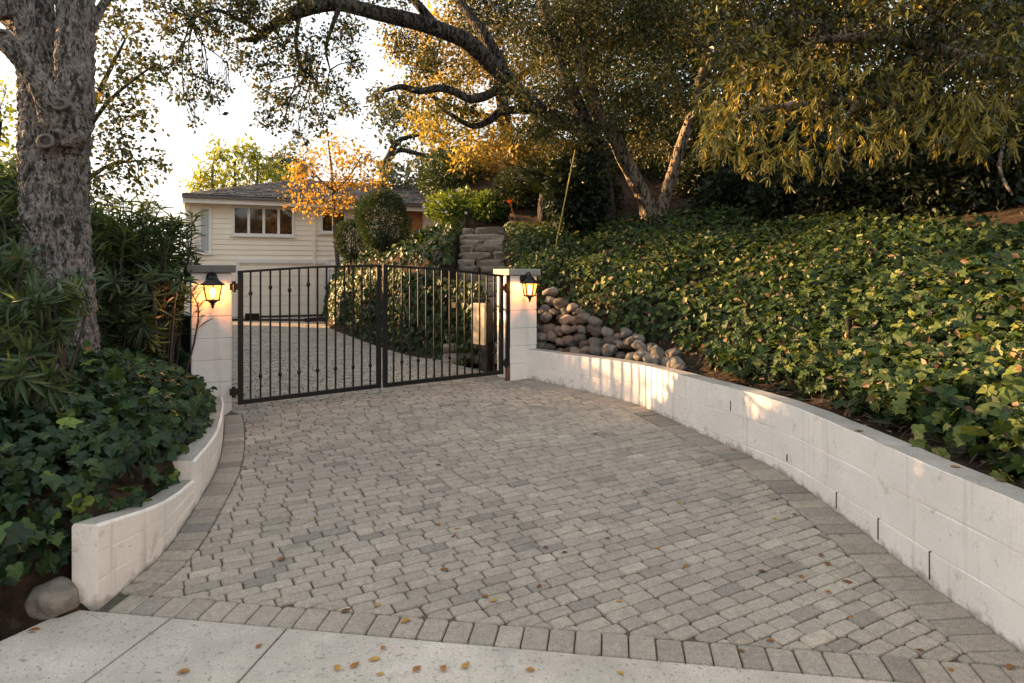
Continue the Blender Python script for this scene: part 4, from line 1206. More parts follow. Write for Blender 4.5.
# ------------------------------------------------------------------ left trunk
def big_trunk():
    b = P(60, 352, 5.0)
    e = empty('old_tree', (b[0], b[1], b[2]-.05), 'thick grey furrowed trunk splitting into limbs with sawn branch stubs at far left', 'tree')
    o = np.array(e.location)
    D = 5.0
    def bark(seed):
        def f(th, s, r):
            u = th/(2*np.pi)*2*np.pi
            c, sn = np.cos(u), np.sin(u)
            warp = vnoise(np.stack([c*2, sn*2, np.full_like(u, s*3)], -1), seed)*1.6
            k = 9.5*r/.25
            p1 = np.stack([c*k+warp, sn*k+warp, np.full_like(u, s*9.)], -1)
            a = np.abs(vnoise(p1*1.5, seed+1)-.5)*2
            b_ = np.abs(vnoise(p1*3.1+5, seed+2)-.5)*2
            return (a**.7)*.030*min(1, r/.15)+(b_**.8)*.013*min(1, r/.15)-.02+.02*(vnoise(np.stack([c, sn, np.full_like(u, s*1.5)], -1), seed+7)-.5)
        return f
    mb = MB()
    pts = [P(60, 372, D), P(60, 330, D), P(57, 250, D), P(55, 190, D), P(54, 140, D), P(52, 100, D+.02), P(50, 72, D+.05)]
    tube(mb, [q-o for q in pts], [.27, .226, .220, .214, .226, .205, .13], 230, 60, .05, 3, barkf=bark(3))
    st = lambda L_, r_, sd, dn=30: tube(mb, [q-o for q in L_], r_, 140, dn+12, .05, sd, barkf=bark(sd))
    st([P(66, 150, D-.04), P(72, 110, D-.09), P(75, 70, D-.10), P(76, 30, D-.09), P(77, -20, D-.05), P(80, -140, D+.1), P(90, -330, D+.2)], [.13, .135, .124, .12, .122, .11, .07], 11)
    st([P(44, 150, D+.04), P(41, 100, D+.10), P(37, 55, D+.13), P(34, 10, D+.15), P(28, -50, D+.22), P(10, -200, D+.4)], [.13, .145, .142, .135, .12, .09], 17)
    st([P(68, 135, D-.10), P(52, 104, D-.25), P(36, 79, D-.33), P(17, 55, D-.41), P(2, 38, D-.47)], [.16, .10, .078, .072, .074], 23)
    st([P(80, 52, D), P(90, 28, D+.02), P(99, 12, D+.04), P(110, -6, D+.06), P(150, -70, D+.2), P(200, -150, D+.4)], [.06, .05, .043, .04, .035, .02], 29, 12)
    st([P(14, 20, D+.1), P(8, -10, D+.1), P(-6, -60, D+.2)], [.1, .11, .09], 31, 20)
    st([P(30, 40, D+.2), P(14, 18, D+.25), P(-8, 5, D+.3), P(-60, -20, D+.5)], [.08, .1, .09, .07], 37, 20)
    # burl and collars of old cuts
    for (px, py, r, dep) in ((48, 143, .06, .185), (62, 108, .06, .19), (73, 136, .085, .135)):
        c = P(px, py, D-dep); mb.add(rockV((r*1.25, r, r*1.1), int(px), .2)+c-o, [IF])
    tr = mb.build('trunk', M_BARK, e, smooth=True)
    for (px, py, dep, r) in ((46, 141, .285, .040), (59, 104, .30, .040), (2, 38, .475, .050)):
        mb = MB(); c = P(px, py, D-dep)-o; n = np.array([.12, -1, .05]); n /= np.linalg.norm(n)
        s1 = np.cross(n, [0, 0, 1.]); s1 /= np.linalg.norm(s1); s2 = np.cross(s1, n)
        ring = [c+s1*math.cos(q)*r*1.15+s2*math.sin(q)*r*(.8 if px == 59 else 1.05)+rng.normal(size=3)*.002 for q in np.linspace(0, 2*np.pi, 15)]
        tube(mb, ring, .013, 8, 3, .2, px, cap=False)
        tube(mb, [c-n*.04, c-n*.008, c+n*.002], [r*1.1, r*1.1, r*.5], 20, 1, mat=1)
        mb.build('branch_stub', [M_CUT, M_CUT2], e, smooth=True)
    # crown, mostly above the frame
    mb = MB(); cl = []
    for q, r in ((P(90, -330, 5.3), .8), (P(10, -230, 5.4), .8), (P(210, -170, 5.4), .6), (P(-80, -60, 5.6), .5), (P(120, -260, 5.8), .8)):
        cl.append((q-o, r))
    crown(mb, cl, 900, .075, .035, DIA, sub=10)
    mb.build('crown', LM_OAK, e)
big_trunk()

# ------------------------------------------------------------------ oleanders
def oleander(name, spots, label, nst, L, per, stem_h, seed, lean=None):
    """upright stems ending in whorls of long narrow leaves. spots: (px,py,D,rad) targets for the stem tips"""
    base = np.mean([P(s[0], s[1], s[2]) for s in spots], axis=0)
    bz = float(T(np.array([base[0]]), np.array([base[1]]))[0])
    e = empty(name, (base[0], base[1], bz), label, 'shrub'); o = np.array(e.location)
    st = MB(); lf = MB()
    for (px, py, D, rad, n) in spots:
        c = P(px, py, D)
        for i in range(n):
            tip = c+rng.normal(size=3).clip(-1.5, 1.5)*rad*np.array([1, 1, .9])
            bx = o[0]+(tip[0]-o[0])*.7+rng.normal()*.06; by = o[1]+(tip[1]-o[1])*.6+rng.normal()*.1
            bt = np.array([bx, by, float(T(np.array([bx]), np.array([by]))[0])-.03])
            m = bt*.45+tip*.55+np.array([0, 0, .22])+rng.normal(size=3)*.05
            pts = [bt-o, m-o, tip-o]
            tube(st, pts, [.011, .008, .004], 5, 4, cap=False)
            q, _ = catmull(np.array([bt, m, tip]), np.ones(3), 12)
            dr = q[-1]-q[-5]; dr /= np.linalg.norm(dr)
            k = per
            f = 1-rng.random(k)**1.6*.55
            pos = q[(f*(len(q)-1)).astype(int)]
            out = np.cross(unit(k), dr); out /= np.linalg.norm(out, axis=1)[:, None]
            dd = out*.9+dr*.55+np.array([0, 0, -.15])+rng.normal(size=(k, 3))*.15
            nr = dr*1.+np.array([0, 0, .3])+rng.normal(size=(k, 3))*.2
            ln = L*rng.uniform(.65, 1.2, k)
            inst(lf, *LANCE, pos-o, frames(dd, nr), ln, ln*.135, (.45+.2*rng.normal(size=k)+(rng.random() < .08)*.35).clip(0, 1))
    st.build('stem', M_TWIG, e, smooth=True); lf.build('foliage', LM_OLE, e)
oleander('oleander_shrub', [(120, 225, 6.4, .20, 16), (150, 225, 6.3, .18, 14), (105, 260, 6.2, .22, 16), (135, 265, 6.1, .22, 20), (160, 262, 6.1, .16, 16), (150, 300, 5.9, .2, 18), (120, 300, 5.9, .2, 16), (172, 232, 6.3, .08, 8), (108, 325, 5.6, .14, 8), (148, 328, 5.8, .12, 9), (100, 215, 6.7, .2, 12), (140, 240, 6.7, .25, 20), (75, 262, 5.75, .14, 14), (92, 290, 5.6, .14, 16), (70, 235, 5.9, .12, 8), (85, 320, 5.5, .12, 12)],
         'dense dark oleander shrub between the big trunk and the left gate pillar', 0, .17, 26, 0, 1)
oleander('oleander_shrub', [(10, 255, 4.2, .10, 8), (30, 300, 3.9, .09, 8), (62, 290, 4.1, .05, 4), (8, 330, 3.8, .12, 10), (25, 375, 3.5, .07, 7), (5, 290, 4.4, .15, 10), (40, 340, 3.9, .08, 5), (-30, 300, 4.2, .2, 14), (-40, 250, 4.6, .2, 10), (8, 225, 4.9, .12, 8)],
         'pale green oleander shrub in front of the big trunk at the left edge', 0, .16, 24, 0, 2)
# hedge extended beyond the frame and behind the trunk, added to block low sun
oleander('oleander_shrub', [(20, 240, 7.2, .3, 24), (-10, 200, 7.4, .3, 20), (60, 230, 7.6, .25, 16), (35, 215, 5.9, .2, 30), (0, 205, 6.1, .3, 34), (-40, 195, 6.4, .3, 34), (60, 225, 5.9, .15, 20), (20, 260, 6.0, .25, 20), (-60, 240, 7.0, .35, 24), (-130, 240, 6.8, .4, 26), (-220, 250, 6.4, .4, 26), (-320, 270, 6.0, .4, 26), (85, 215, 7.8, .2, 12)],
         'tall green oleander hedge behind the big trunk at the left edge, extended to block low sun', 0, .17, 26, 0, 3)

oleander('oleander_shrub', [(px_, 0, 0, 0, 0) for px_ in ()] or [(60, 222, 10.5, .4, 44), (20, 215, 11, .4, 44), (-40, 212, 11, .45, 46), (-120, 215, 10.5, .5, 40), (130, 228, 9.5, .3, 34), (60, 255, 9.6, .35, 44), (0, 245, 10, .4, 44), (-80, 245, 10, .4, 40), (105, 262, 9.3, .3, 34), (90, 235, 10, .35, 34)],  # added foliage that thins the low sun before it reaches the wall
         'far oleander screen added to filter low sun, mostly hidden behind the big trunk and nearer shrubs', 0, .17, 22, 0, 4)

# ------------------------------------------------------------------ trees
def tree(name, label, base, limbs, clusters, dens, L, Wd, lm, bm, tmpl=QUADL, sub=8, spread=.33, droop=.4, tw=True, tint=(.5, .2), flat=1., twr=.014, cat='tree', seg=12, dirb=None):
    e = empty(name, tuple(base), label, cat); o = np.array(base, float)
    mb = MB(); samples = []
    for i, (pts, rad) in enumerate(limbs):
        pts = [np.asarray(q)-o for q in pts]
        tube(mb, pts, rad, seg, 6, .12, 5+i)
        samples += limb_samples(pts)
    cl = [(np.asarray(c)-o, r) for c, r in clusters]
    lf = MB(); ends = crown(lf, cl, dens, L, Wd, tmpl, droop, sub, spread, tint, flat, dirb)
    if tw and samples: twigs(mb, samples, ends, sub, twr)
    mb.build('trunk', bm, e, smooth=True)
    lf.build('crown', lm, e)
    return e

def px_clusters(lst, jitterD=0.):
    out = []
    for c in lst:
        px, py, D, rp = c[:4]
        ry = c[4] if len(c) > 4 else rp
        r = np.array([rp/F*D, (rp+ry)/2/F*D*1.2, ry/F*D])
        out.append((P(px, py, D+rng.normal()*jitterD), r))
    return out

# the oak whose limb reaches over the drive
lim = [([P(606, 226, 11.0), P(600, 165, 10.9), P(582, 131, 10.6), P(545, 114, 10.2), P(522, 95, 9.9), P(500, 72, 9.6), P(469, 43, 9.3), P(445, 32, 9.1), P(420, 23, 9.0), P(380, 14, 8.8), P(358, 8, 8.7), P(335, 4, 8.6), P(305, 9, 8.5), P(275, 24, 8.4), P(256, 38, 8.3), P(235, 40, 8.2)], [.19, .15, .135, .125, .12, .12, .115, .11, .105, .10, .095, .09, .09, .065, .045, .02]),
       ([P(530, 102, 10), P(503, 90, 9.7), P(485, 96, 9.5), P(469, 99, 9.3), P(455, 92, 9.2), P(439, 88, 9.1), P(420, 91, 9.0), P(400, 87, 8.9), P(382, 92, 8.8)], [.09, .075, .065, .06, .055, .05, .045, .04, .02]),
       ([P(545, 112, 10.3), P(530, 110, 10.2), P(503, 111, 10), P(488, 121, 9.9), P(473, 126, 9.8), P(454, 117, 9.7), P(435, 103, 9.6)], [.08, .07, .06, .055, .045, .03, .015]),
       ([P(505, 76, 9.6), P(497, 58, 9.6), P(484, 34, 9.6), P(470, 15, 9.7), P(456, -5, 9.8), P(430, -60, 10)], [.10, .09, .08, .075, .07, .05]),
       ([P(448, 35, 9.1), P(438, 28, 9.1), P(424, 12, 9.0), P(412, -5, 9.0), P(395, -50, 9.2)], [.075, .07, .06, .055, .04]),
       ([P(340, 6, 8.6), P(333, 24, 8.5), P(326, 48, 8.4), P(330, 70, 8.4)], [.035, .028, .02, .008]),
       ([P(300, 11, 8.5), P(296, 40, 8.4), P(300, 66, 8.3), P(312, 74, 8.3)], [.03, .024, .018, .008]),
       ([P(262, 34, 8.3), P(240, 20, 8.0), P(215, 10, 7.8), P(190, 20, 7.6)], [.03, .025, .02, .01]),
       ([P(590, 140, 10.8), P(560, 60, 10.8), P(545, 10, 11), P(530, -60, 11)], [.14, .11, .09, .06])]
ocl = [(170, 8, 7.6, 16), (195, 14, 7.7, 20), (215, 30, 7.8, 18), (240, 12, 8.0, 22), (262, 25, 8.2, 20), (185, 55, 7.6, 14), (200, 78, 7.6, 13), (185, 95, 7.6, 12), (212, 100, 7.6, 10), (195, 120, 7.6, 7), (238, 60, 8.0, 12), (262, 60, 8.1, 16), (268, 92, 8.1, 14), (262, 118, 8.1, 10), (290, 42, 8.3, 20), (305, 75, 8.3, 20), (298, 100, 8.3, 18), (330, 95, 8.4, 18), (320, 120, 8.4, 13), (345, 108, 8.4, 12), (310, 60, 8.4, 14), (335, 40, 8.5, 16), (355, 60, 8.6, 13), (350, 25, 8.6, 15), (375, 95, 8.7, 10), (290, 5, 8.5, 20), (320, -8, 8.6, 22), (360, -12, 8.7, 22), (400, -8, 8.9, 20), (225, 85, 7.9, 8), (170, 35, 7.6, 12), (255, 0, 8.1, 20), (218, 0, 7.8, 18),
       (300, 140, 8.3, 7), (282, 125, 8.2, 8), (150, 5, 7.5, 10)]
ocl2 = [(400, 40, 9.2, 20), (440, 60, 9.4, 18), (420, 70, 9.2, 15), (465, 75, 9.5, 16), (480, 10, 9.8, 30), (520, 40, 10.2, 28), (510, 5, 10.2, 30), (560, 30, 10.5, 34), (545, 70, 10.4, 22), (555, 95, 10.5, 20), (580, 60, 10.8, 30), (600, 20, 10.8, 36), (530, 130, 10.2, 16), (560, 150, 10.5, 18), (440, 110, 9.4, 12), (470, 110, 9.6, 10), (410, 100, 9.0, 10), (575, 105, 10.6, 20), (460, -20, 9.8, 30), (520, 95, 9.6, 16), (550, 125, 9.9, 18), (585, 140, 10.2, 20), (500, 85, 9.4, 12), (600, 160, 10.3, 18), (570, 90, 10, 18)]
tree('live_oak', 'spreading oak with a thick dark limb arching over the gate against the sky', P(606, 228, 11.0), lim, px_clusters(ocl, .15)+px_clusters(ocl2, .3), 9000, .046, .026, LM_OAK, M_BARK2, QUADL, 12, .36, .35, True, (.42, .2), .9, .010)

# forked oak
lim = [([P(651, 225, 11.2), P(645, 200, 11.1), P(632, 174, 11.0), P(612, 134, 10.8), P(592, 100, 10.7), P(583, 68, 10.7), P(579, 38, 10.7), P(576, 0, 10.8), P(570, -70, 11)], [.16, .14, .125, .115, .105, .10, .09, .08, .05]),
       ([P(658, 225, 11.25), P(664, 200, 11.3), P(675, 165, 11.2), P(688, 125, 11.1), P(697, 95, 11), P(705, 62, 11), P(712, 20, 11), P(720, -50, 11)], [.13, .105, .092, .085, .08, .07, .06, .04]),
       ([P(690, 118, 11.1), P(675, 80, 10.9), P(660, 40, 10.8), P(655, -10, 10.8)], [.06, .05, .04, .025]),
       ([P(697, 95, 11), P(730, 70, 10.8), P(760, 30, 10.5)], [.06, .045, .025])]
fcl = [(620, 40, 10.5, 30), (650, 20, 10.5, 34), (690, 15, 10.5, 34), (640, 80, 10.6, 28), (610, 85, 10.5, 22), (670, 65, 10.6, 28), (720, 40, 10.6, 30), (650, 120, 10.7, 22), (620, 115, 10.6, 15), (680, 105, 10.8, 16), (625, -10, 10.5, 36), (700, -20, 10.6, 36), (750, 5, 10.5, 34), (590, -15, 10.7, 30), (640, 150, 10.9, 14), (665, 150, 11.2, 12), (600, 60, 10.3, 24), (735, 90, 10.7, 24), (760, 60, 10.5, 26)]
tree('live_oak', 'forked oak with two pale trunks rising in a V above the ivy slope', P(654, 227, 11.2), lim, px_clusters(fcl, .3), 8500, .05, .028, LM_OAK, M_BARK3, QUADL, 12, .36, .35, True, (.50, .2), .9)

# weeping tree on the right, sunlit gold painted into its tips
lim = [([np.array([6.9, 8.2, 3.0]), np.array([6.7, 8.1, 4.2]), np.array([6.2, 7.9, 5.2]), np.array([5.4, 7.6, 5.9])], [.16, .14, .11, .08]),
       ([np.array([6.7, 8.1, 4.0]), P(980, 60, 7.8), P(900, 40, 7.5), P(820, 40, 7.3), P(760, 60, 7.3)], [.1, .07, .055, .04, .02]),
       ([np.array([6.7, 8.1, 3.9]), P(990, 110, 7.6), P(930, 95, 7.3), P(860, 100, 7.1), P(790, 105, 7.0), P(735, 115, 7.0)], [.09, .06, .05, .04, .03, .015]),
       ([P(1005, 100, 7.5), P(1003, 140, 7.0), P(1000, 170, 6.8), P(1012, 195, 6.6)], [.03, .022, .018, .01]),
       ([P(860, 100, 7.1), P(845, 120, 6.9), P(838, 150, 6.8), P(850, 165, 6.8)], [.025, .02, .014, .006])]
gtop = []
for px in range(720, 1060, 34):
    for py in range(-20, 110, 30):
        gtop.append((px+rng.normal()*9, py+rng.normal()*8, 7.4+rng.normal()*.35, 23))
e = tree('weeping_tree', 'broad canopy with drooping long leaves lit gold along its lower edge at upper right', np.array([6.9, 8.2, 3.0]), lim, px_clusters(gtop, .2), 3600, .085, .032, LM_GOLD, M_BARK3, DIA, 10, .40, .5, True, (.34, .24), 1.0)
def hanging(e):
    """drooping tip sprays along the lower edge"""
    o = np.array(e.location); lf = MB()
    prof = np.array([(700, 125, 158), (735, 110, 165), (770, 105, 172), (800, 100, 180), (830, 100, 178), (870, 95, 160), (905, 95, 155), (940, 100, 148), (975, 110, 152), (1005, 120, 160), (1040, 120, 170)])
    for i in range(430):
        px = rng.uniform(698, 1045); a = np.interp(px, prof[:, 0], prof[:, 1]); b = np.interp(px, prof[:, 0], prof[:, 2])
        f = rng.random()**.7*1.7-.7; py = a+(b-a)*f-10; tm_ = rng.normal(.70, .17)  # lighter tint puts the sunlit gold into the colour of these sprays
        D = rng.uniform(6.5, 7.2); c = P(px, py, D)
        k = rng.integers(9, 16)
        stem = np.array([rng.normal()*.35-.15, rng.normal()*.3, -.9]); stem /= np.linalg.norm(stem)
        ln0 = rng.uniform(.12, .26)
        t = rng.random(k); pos = c+np.outer(t*ln0, stem)
        dd = stem*.9+unit(k)*.55; nr = unit(k)
        ln = .105*rng.uniform(.6, 1.25, k)
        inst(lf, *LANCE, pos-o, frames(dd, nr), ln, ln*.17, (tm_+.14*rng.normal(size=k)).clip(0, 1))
    lf.build('hanging_leaves', LM_GOLD, e)
hanging(e)

# golden back-lit tree beyond the stairs
lim = [([np.array([.0, 16.5, 2.5]), P(505, 120, 16.5), P(495, 70, 16.5), P(480, 20, 16.5)], [.2, .16, .12, .06]),
       ([P(505, 120, 16.5), P(460, 110, 16.2), P(420, 90, 16)], [.1, .07, .03]), ([P(498, 90, 16.5), P(540, 60, 16.5), P(560, 20, 16.5)], [.1, .07, .04])]
gcl = [(420, 60, 16, 22), (450, 85, 16, 26), (480, 60, 16, 26), (520, 80, 16.3, 26), (470, 120, 15.8, 24), (500, 130, 15.8, 24), (440, 130, 15.8, 20), (420, 105, 16, 18), (540, 110, 16.3, 24), (460, 30, 16, 28), (510, 30, 16.3, 30), (485, 160, 15.6, 18), (455, 160, 15.6, 16), (545, 150, 16, 22), (520, 165, 16, 18), (430, 30, 16, 20), (395, 40, 16, 14), (475, 185, 15.5, 14), (500, 165, 14.4, 22), (530, 150, 14.4, 18), (470, 160, 14.6, 16), (515, 185, 14.3, 15), (545, 130, 14.6, 18)]
tree('golden_tree', 'golden leaved tree glowing in the sun behind the arching oak limb', np.array([.0, 16.5, 2.4]), lim, px_clusters(gcl, .3), 3000, .085, .055, LM_OAK2, M_BARK2, QUADL, 12, .40, .3, True, (.62, .2), 1.)

# autumn tree by the house
lim = [([np.array([-4.62, 18.2, 1.4]), P(334, 215, 18.2), P(333, 190, 18.2), P(331, 165, 18.2), P(328, 140, 18.2)], [.06, .055, .045, .035, .015]),
       ([P(333, 195, 18.2), P(350, 175, 18.1), P(362, 155, 18.1)], [.035, .025, .012]), ([P(332, 190, 18.2), P(315, 175, 18.2), P(302, 160, 18.2)], [.035, .025, .012])]
mcl = [(330, 145, 18.2, 20, 14), (350, 160, 18.1, 20, 14), (312, 165, 18.2, 18, 12), (300, 190, 18.0, 14, 12), (325, 185, 17.9, 20, 12), (352, 185, 18.1, 18, 12), (370, 160, 18.1, 14, 12), (315, 208, 17.8, 18, 12), (300, 175, 18.0, 12, 10), (340, 205, 17.8, 14, 10), (308, 150, 18.2, 10, 8), (372, 180, 18.2, 12, 9)]
tree('autumn_tree', 'small slender tree with orange yellow autumn leaves in front of the house roof', np.array([-4.62, 18.2, 1.4]), lim, px_clusters(mcl, .2), 1300, .085, .06, LM_MAPLE, M_TWIG, DIA, 9, .42, .3, True, (.5, .25), .7)

# trees beyond the house
lim = [([P(235, 200, 30)+np.array([0, 0, -3]), P(235, 160, 30)], [.12, .05]), ([P(215, 200, 30)+np.array([0, 0, -3]), P(212, 165, 30)], [.1, .05]), ([P(255, 200, 30)+np.array([0, 0, -3]), P(258, 165, 30)], [.1, .05])]
bcl = []
for px, py in ((205, 172), (218, 162), (226, 176), (238, 158), (248, 166), (258, 162), (266, 174), (240, 180), (210, 186), (225, 188), (256, 184), (275, 180), (285, 176), (200, 184), (222, 152), (246, 152)):
    bcl.append((px, py, 30, 9, 12))
tree('bamboo_clump', 'yellow green bamboo like trees rising behind the house roof', P(235, 270, 30), lim, px_clusters(bcl, .4), 560, .24, .09, LM_BAMB, M_TWIG, DIA, 8, .42, .3, True, (.5, .22), 1., .02)
lim = [([P(285, 270, 42), P(288, 200, 42), P(285, 165, 42)], [.3, .25, .1]), ([P(287, 190, 42), P(268, 165, 42)], [.15, .06])]
tree('distant_tree', 'hazy grey green tree far behind the house roof', P(285, 275, 42), lim, px_clusters([(272, 162, 42, 10), (285, 158, 42, 12), (297, 165, 42, 10), (262, 170, 42, 8), (280, 172, 42, 12), (300, 176, 42, 10)], .5), 380, .28, .16, LM_GREY, M_BARK2, QUADL, 9, .42)
lim = [([P(385, 270, 26), P(384, 180, 26), P(390, 155, 26), P(400, 140, 26), P(420, 135, 26)], [.25, .18, .14, .1, .05]), ([P(388, 160, 26), P(400, 150, 26), P(430, 155, 26), P(450, 140, 26)], [.12, .1, .07, .04])]
tree('grey_oak', 'gnarled grey green oak standing beyond the autumn tree', P(385, 275, 26), lim, px_clusters([(385, 115, 26, 18), (410, 120, 26, 18), (430, 130, 26, 18), (395, 140, 26, 12), (445, 150, 26, 18), (420, 165, 26, 16), (400, 180, 26, 18), (385, 170, 26, 12), (370, 185, 26, 12), (440, 178, 26, 18), (380, 200, 26, 16), (415, 195, 26, 16), (460, 170, 26, 18), (390, 100, 26, 12)], .6), 800, .16, .1, LM_GREY, M_BARK2, QUADL, 10, .40, tint=(.4, .2))
# left background trees
lim = [([P(60, 300, 13), P(70, 200, 13), P(85, 130, 13), P(100, 90, 13), P(125, 40, 13)], [.14, .11, .08, .05, .02]), ([P(80, 140, 13), P(110, 100, 13), P(140, 75, 13), P(155, 65, 13)], [.05, .035, .025, .01]), ([P(75, 190, 13), P(110, 165, 13), P(150, 160, 13)], [.05, .035, .012])]
lcl = [(128, 30, 13, 18), (110, 60, 13, 18), (140, 55, 13, 18), (105, 95, 13, 16), (130, 85, 13, 18), (155, 72, 13, 14), (120, 120, 13, 20), (145, 110, 13, 14), (100, 140, 13, 18), (130, 150, 13, 18), (115, 175, 13, 18), (155, 165, 13, 13), (95, 190, 13, 18), (140, 185, 13, 13), (100, 30, 13, 14), (165, 75, 13, 8), (120, 5, 13, 14)]
tree('sycamore_tree', 'loose olive green tree against the sky just right of the big trunk', P(60, 290, 13), lim, px_clusters(lcl, .3), 1700, .085, .06, LM_SYC, M_BARK2, QUADL, 9, .42, .3, True, (.30, .22), .8)
lim = [([P(-20, 300, 13.5), P(-10, 200, 13.5), P(0, 120, 13.5)], [.14, .1, .04])]
tree('sycamore_tree', 'yellow green tree showing at the left edge behind the big trunk', P(-20, 290, 13.5), lim, px_clusters([(5, 110, 13.5, 16), (8, 140, 13.5, 16), (5, 170, 13.5, 18), (10, 195, 13.5, 18), (-15, 150, 13.5, 20), (-20, 110, 13.5, 20), (-20, 190, 13.5, 22), (20, 215, 13.5, 20), (45, 215, 13.5, 20), (5, 85, 13.5, 9)], .3), 900, .095, .065, LM_BAMB, M_BARK2, QUADL, 9, .42, .3, True, (.4, .25))

# ------------------------------------------------------------------ shrubs
def shrub(name, label, c, r, n, L, Wd, lm, tmpl=QUADL, shell=True, tint=(.45, .2), out=.8, cat='shrub', stems=8):
    r = np.asarray(r, float); bz = float(T(np.array([c[0]]), np.array([c[1]]))[0])
    c = np.array(c)
    c[2] = max(c[2], bz+.45*r[2])
    e = empty(name, (c[0], c[1], bz), label, cat); o = np.array(e.location)
    u = unit(n); f = (.72+.28*rng.random(n)) if shell else rng.random(n)**.45
    bl = 1+.18*(vnoise(u*2.2+c[0], 4)-.5)*2
    pos = np.asarray(c)+u*r*(f*bl)[:, None]
    pos = pos[pos[:, 2] > bz-.05]; u = u[:len(pos)]; n = len(pos)
    uu = (pos-np.asarray(c))/r; uu /= np.linalg.norm(uu, axis=1)[:, None]+1e-6
    d = uu*out+unit(n)*.8; nr = uu*.5+unit(n)*.8
    ln = L*rng.uniform(.6, 1.3, n)
    lf = MB(); inst(lf, tmpl[0], tmpl[1], pos-o, frames(d, nr), ln, ln*Wd/L, (tint[0]+tint[1]*rng.normal(size=n)).clip(0, 1))
    st = MB()
    for i in range(stems):
        v = unit(1)[0]; v[2] = abs(v[2])*.8+.2
        tip = np.asarray(c)+v*r*.75
        tube(st, [np.array([rng.normal()*.05, rng.normal()*.05, -.04]), (tip-o)*.5+rng.normal(size=3)*.04, tip-o], [.02, .014, .005], 5, 3, cap=False)
    st.build('stem', M_TWIG, e, smooth=True); lf.build('foliage', lm, e)
    return e
def pr(px, D): return px/F*D
shrub('round_shrub', 'large round clipped dark shrub on the mound in front of the house', P(382, 220, 13.2), (pr(27, 13.2), pr(25, 13.2), pr(30, 13.2)), 10000, .07, .018, LM_BUSH)
shrub('round_shrub', 'small round clipped shrub left of the large round one', P(351, 240, 15.3), (pr(16, 15.3), pr(14, 15.3), pr(20, 15.3)), 5000, .07, .018, LM_BUSH)
fs = shrub('flowering_shrub', 'bright green shrub dotted with white flowers at the top of the stone stairs', P(465, 208, 13.6), (pr(40, 13.6), .6, pr(17, 13.6)), 4200, .09, .045, LM_LIME, DIA, False, (.4, .25))
for (px, py) in ((450, 196), (438, 202), (474, 200), (483, 206), (466, 213), (458, 190), (492, 198), (424, 207), (446, 212)):
    mb = MB(); c = P(px, py, 13.0)-np.array(fs.location)
    for k in range(5):
        a = k*1.257; mb.add([c, c+np.array([math.cos(a-.5)*.02, -.01, math.sin(a-.5)*.02]), c+np.array([math.cos(a)*.036, 0, math.sin(a)*.036]), c+np.array([math.cos(a+.5)*.02, -.01, math.sin(a+.5)*.02])], [np.array([[0, 1, 2, 3]])])
    mb.build('flower', M_FLOWER, fs)
shrub('leafy_shrub', 'tall mid green shrub behind the white flowers', P(452, 178, 14.6), (pr(34, 14.6), .8, pr(28, 14.6)), 5000, .09, .04, LM_BUSH, DIA, False, (.6, .22))
shrub('leafy_shrub', 'dark green shrub above the stone stairs beneath the golden tree', P(527, 196, 12.8), (pr(34, 12.8), .7, pr(26, 12.8)), 6200, .09, .035, LM_DARK, DIA, False, (.7, .25))
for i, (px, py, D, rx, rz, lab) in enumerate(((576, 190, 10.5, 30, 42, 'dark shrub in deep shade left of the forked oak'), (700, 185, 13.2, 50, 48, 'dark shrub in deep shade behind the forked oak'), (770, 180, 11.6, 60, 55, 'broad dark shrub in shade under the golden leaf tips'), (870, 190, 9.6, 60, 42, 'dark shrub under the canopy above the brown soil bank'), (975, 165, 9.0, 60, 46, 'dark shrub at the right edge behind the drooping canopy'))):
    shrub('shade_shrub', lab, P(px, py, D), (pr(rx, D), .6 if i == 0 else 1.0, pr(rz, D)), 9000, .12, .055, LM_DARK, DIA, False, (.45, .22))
for i, (px, D, lab) in enumerate(((590, 15.5, 'dark leafy tree filling the background behind the arching oak'), (700, 15.0, 'dark leafy tree filling the background behind the forked oak'), (810, 14.0, 'dark leafy tree behind the white balcony'), (920, 13.0, 'dark leafy tree behind the drooping canopy'), (1030, 12.5, 'dark leafy tree at the right edge up the hill'))):
    cl = [(px+rng.normal()*32, rng.uniform(-30, 190), D+rng.normal()*.5, 34) for k in range(20)]
    b0 = P(px, 200, D); b0[2] = float(T(b0[0:1], b0[1:2])[0])-.05
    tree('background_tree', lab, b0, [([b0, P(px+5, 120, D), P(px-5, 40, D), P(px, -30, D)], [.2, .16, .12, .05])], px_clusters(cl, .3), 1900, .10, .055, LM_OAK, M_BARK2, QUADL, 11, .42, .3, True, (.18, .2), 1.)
for i, (x_, y_, r_, lab) in enumerate(((-8.3, 12.2, 1.2, 'big dark shrub added to block low sun far left behind the oleanders'), (-9.3, 14.6, 1.2, 'second big dark shrub added to block low sun behind the oleanders'), (-10.4, 17.0, 1.0, 'big dark shrub added beside the left house corner to block low sun'), (-5.1, 5.2, .9, 'dense dark shrub added at the far left beside the big trunk to block sun'), (-4.5, 6.35, .5, 'dense dark shrub added close behind the big trunk to block sun'), (-5.5, 6.2, .7, 'dark shrub added to block sun left of the big trunk beyond the leaning oleander'), (-5.6, 7.3, .7, 'second dark shrub added to block sun left of the big trunk beyond the oleander'), (-5.6, 8.3, .6, 'third dark shrub added to block sun left of the big trunk beyond the oleander'))):
    shrub('sun_block_shrub', lab, (x_, y_, 1.45 if x_ < -6 else 1.6), (1.1 if x_ < -6 else .55, r_, 1.5 if x_ < -6 else .95), 9000 if x_ < -6 else 5000, .16, .06, LM_OLE, LANCE, False, (.4, .2))  # mostly hidden shrubs, added to keep low sun off the drive and wall
